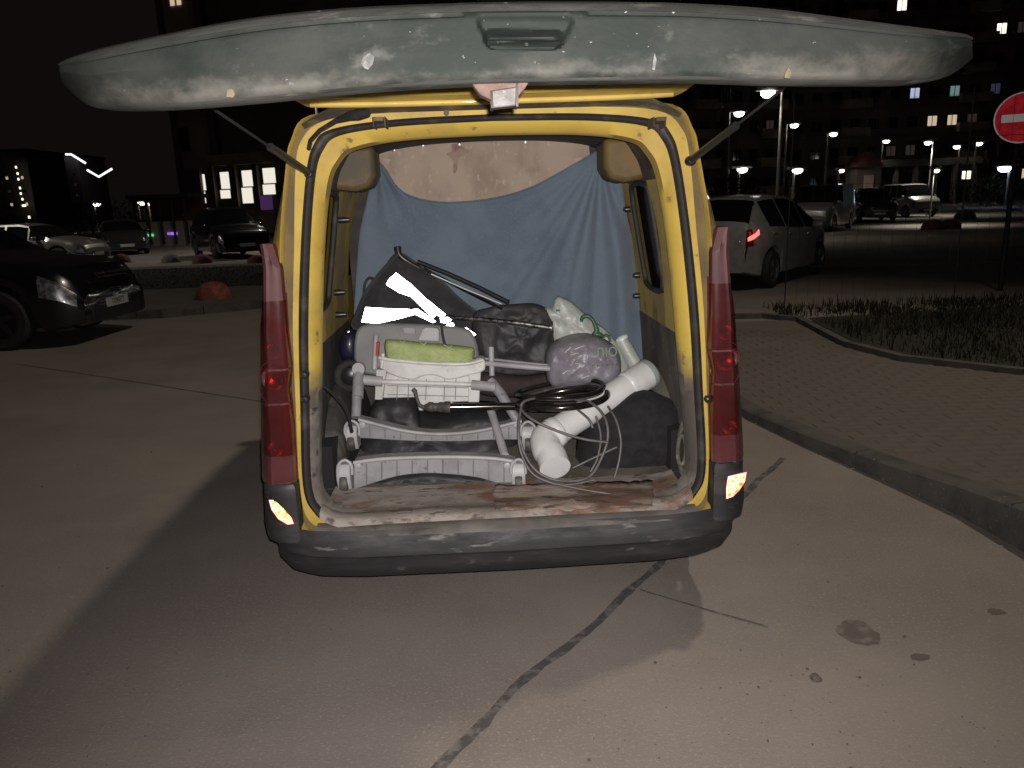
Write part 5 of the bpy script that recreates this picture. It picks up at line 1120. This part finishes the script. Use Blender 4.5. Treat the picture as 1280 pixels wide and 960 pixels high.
for k in range(4): obj('slat', MB().box((vg.x-.48+.32*k, 86.98, vg.z), (.12,.14,2.0)), 'facade_stone', vt, 0)
# building on the left with the four tall lit shop windows
a = gp(217, 292); D_ = 50
A0, B0 = at(219, 200, D_), at(470, 200, 44)
lb = thing('shop_building', (A0.x+4, D_, 0), 'brown stone-faced building on the left with four tall lit windows at street level', 'building')
A_, u_, Ln_, nr_ = facade_xy((A0.x, A0.y), (B0.x, B0.y))
cc4 = [A_, A_+u_*Ln_, A_+u_*Ln_-nr_*14, A_-nr_*14]
obj('wall', MB().prism([Vector((p.x, p.y, 0)) for p in cc4], (0,0,24)), 'facade_dark', lb, 0)
def onf(px, py, off=0):
    d = ray(px, py); s = (A_.dot(nr_)+off)/(d.x*nr_.x+d.y*nr_.y); return Vector((0,0,CAM_H))+d*s
def panel(name, x0, y0, x1, y1, mat, th, off=0, parent=lb):
    p = onf((x0+x1)/2, (y0+y1)/2); l, r = onf(x0, (y0+y1)/2), onf(x1, (y0+y1)/2); tp, bt = onf((x0+x1)/2, y0), onf((x0+x1)/2, y1)
    w = (r-l).length; h = tp.z-bt.z; c = (l+r)/2; n3 = Vector((nr_.x, nr_.y, 0))
    return obj(name, MB().box(Vector((c.x, c.y, (tp.z+bt.z)/2))+n3*(off+th/2), (w, th, h), math.atan2(u_.y, u_.x)), mat, parent, 0)
panel('pilaster', 219, -40, 250, 212, 'facade_stone', .35); panel('wall_band', 250, 192, 345, 206, 'facade_stone', .3); panel('wall_panel', 285, 178, 345, 196, 'facade_brown', .2); panel('plinth', 219, 262, 345, 292, 'facade_stone', .25)
panel('blind_window', 231, 160, 242, 190, 'win_dark', .06, .36); panel('drainpipe', 262, -20, 266, 195, 'roof_dark', .15); panel('pier', 250, 206, 256, 266, 'facade_brown', .3); 
for x0, x1 in ((262,272),(292,300),(321,327)): panel('pier', x0, 206, x1, 266, 'facade_brown', .28)
for (x0, y0, x1, y1, ym) in ((250,218,258,254,239),(277,215,289,248,237),(304,213,317,254,234),(330,210,345,243,230)):
    w_ = panel('window', x0-1, y0-1, x1+1, y1+1, 'win_frame', .06, .0)
    panel('pane', x0, y0, x1, ym-1, 'win_white', .03, .06, w_); panel('pane', x0, ym+.6, x1, y1, 'win_white', .03, .06, w_)
for (x0, y0, x1, y1) in ((216,-4,221,9),(224,-6,229,8)): panel('pane', x0+3, y0, x1+3, y1, 'win_warm', .04, .37)
pb = panel('banner', 331, 244, 345, 262, 'purple_dim', .1, .3, None); tag(pb, 'small purple-lit banner under the rightmost tall shop window', 'banner')
# LED outline on a far roof, and far tower blocks
def tower(x0, x1, ytop, D, label, wins, seed):
    a, b = at(x0, 270, D), at(x1, 270, D); h = at((x0+x1)/2, ytop, D).z; cols = max(3, int((b.x-a.x)/3.4)); fl = max(3, int((h-3)/3.1))
    L_ = []
    for (px, py, m) in wins: 
        ci = min(cols-1, max(0, int((at(px,py,D).x-a.x)/(b.x-a.x)*cols))); L_.append((ci, max(0, round((at(px,py,D).z-2.4)/3.1)), m))
    return block('tower_block', label, (a.x, D), (b.x, D), 16, h, 'facade_dark', cols, fl, 2.0, 3.1, .75, .85, L_)
tower(-30, 46, 190, 190, 'far tower block at the left edge with a slanting string of stairwell lights', [(2,202,'win_bright'),(3,209,'win_bright'),(5,219,'win_warm'),(8,234,'win_warm'),(8,238,'win_dim'),(11,252,'win_warm'),(38,226,'win_warm'),(42,228,'win_warm'),(42,259,'win_warm'),(28,268,'win_bright'),(5,193,'win_dim')], 1)
tower(50, 108, 196, 240, 'far tower block with scattered lit windows under the zigzag roof light', [(62,236,'win_bright'),(68,244,'win_bright'),(73,248,'win_bright'),(80,233,'win_warm'),(76,233,'win_warm'),(61,253,'win_dim'),(90,230,'win_warm'),(85,203,'win_dim'),(89,225,'win_dim'),(95,246,'win_dim')], 2)
ls = thing('stairwell_lights', at(24,230,186), 'slanting string of white lights down the front of the leftmost tower block', 'light string')
for px, py in ((20,209),(22,217),(23,224),(25,235),(26,242),(28,249)):
    obj('light', MB().box(at(px,py,188), (.28,.3,.55)), 'win_bright', ls, 0)
obj('light', MB().box(at(30,257,188), (.8,.3,.5)), 'win_bright', ls, 0)
for pts, lb_ in (([(68,193),(89,193),(107,204)], 'upper piece of the broken white zigzag roof light'), ([(109,212.5),(123.5,221),(140,211)], 'lower V-shaped piece of the broken white zigzag roof light')):
    P = [at(x, y, 238) for x, y in pts]; o = obj('roof_light', MB().tube(P, .32, 6), 'led_white', None, 60); tag(o, lb_, 'light strip', 'zigzag roof light')
# kiosk with coloured lights
k0 = gp(170, 306); D2 = 40; ka, kb = at(168, 290, D2), at(236, 290, D2)
ks = thing('kiosk', ((ka.x+kb.x)/2, D2, 0), 'low dark kiosk with a green and a purple light panel behind the bollards', 'kiosk')
obj('counter', MB().box(((ka.x+kb.x)/2, D2+1, .62), (kb.x-ka.x, 1.6, 1.24)), 'facade_stone', ks, 0); obj('kiosk_roof', MB().box(((ka.x+kb.x)/2, D2+1.2, 2.5), (kb.x-ka.x+.4, 2.4, .2)), 'roof_dark', ks, 0); obj('back_wall', MB().box(((ka.x+kb.x)/2, D2+2.2, 1.2), (kb.x-ka.x, .15, 2.4)), 'bollard_red', ks, 0)
for k in range(5): obj('kiosk_post', MB().box((ka.x+.1+(kb.x-ka.x-.2)*k/4, D2+.1, 1.25), (.1,.1,2.3)), 'roof_dark', ks, 0)
for px, py, m in ((188,294,'glow_green'), (213,292,'glow_purple'), (218,292,'glow_purple')):
    c = at(px, py, D2+.15); obj('light_panel', MB().box(c, (.30,.06,.13)), m, ks, 0)
# bare dark hedge masses behind the left cars
def bush(px, py, D, w, h, label, seed):
    c = at(px, py, D); c.z = 0; rnd = random.Random(seed); v, f = [], []
    for k in range(900):
        a, b, s_ = rnd.uniform(0, 6.28), rnd.uniform(-1, 1), rnd.random()**.4
        p = c+Vector((w*s_*math.cos(a)*math.sqrt(1-b*b), w*.6*s_*math.sin(a)*math.sqrt(1-b*b), h*.55+h*.5*s_*b)); q = Vector((rnd.uniform(-1,1), rnd.uniform(-1,1), rnd.uniform(-1,1)))*.16; r2 = Vector((rnd.uniform(-1,1), rnd.uniform(-1,1), rnd.uniform(-1,1)))*.16
        o = len(v); v += [p, p+q, p+r2]; f.append([o, o+1, o+2])
    m_ = MB(); m_.v = v; m_.f = f; t = thing('shrub', c, label, 'shrub', 'dark shrubs'); obj('foliage', m_, 'grass', t, 0, fix=False)
    obj('stem', MB().tube([c, c+Vector((.1,0,h*.4)), c+Vector((0,0,h*.8))], [.06,.04,.02], 6), 'soil', t, 60)
bush(915, 240, 36, 1.6, 2.4, 'dark shrub in the gap between the yellow van and the white hatchback roof', 3)
bush(1235, 235, 62, 3.0, 2.6, 'dark shrub at the foot of the flats by the blue-white floodlight', 5)
bush(150, 275, 44, 3.2, 2.4, 'dark shrub beyond the silver saloon\'s bonnet', 8)
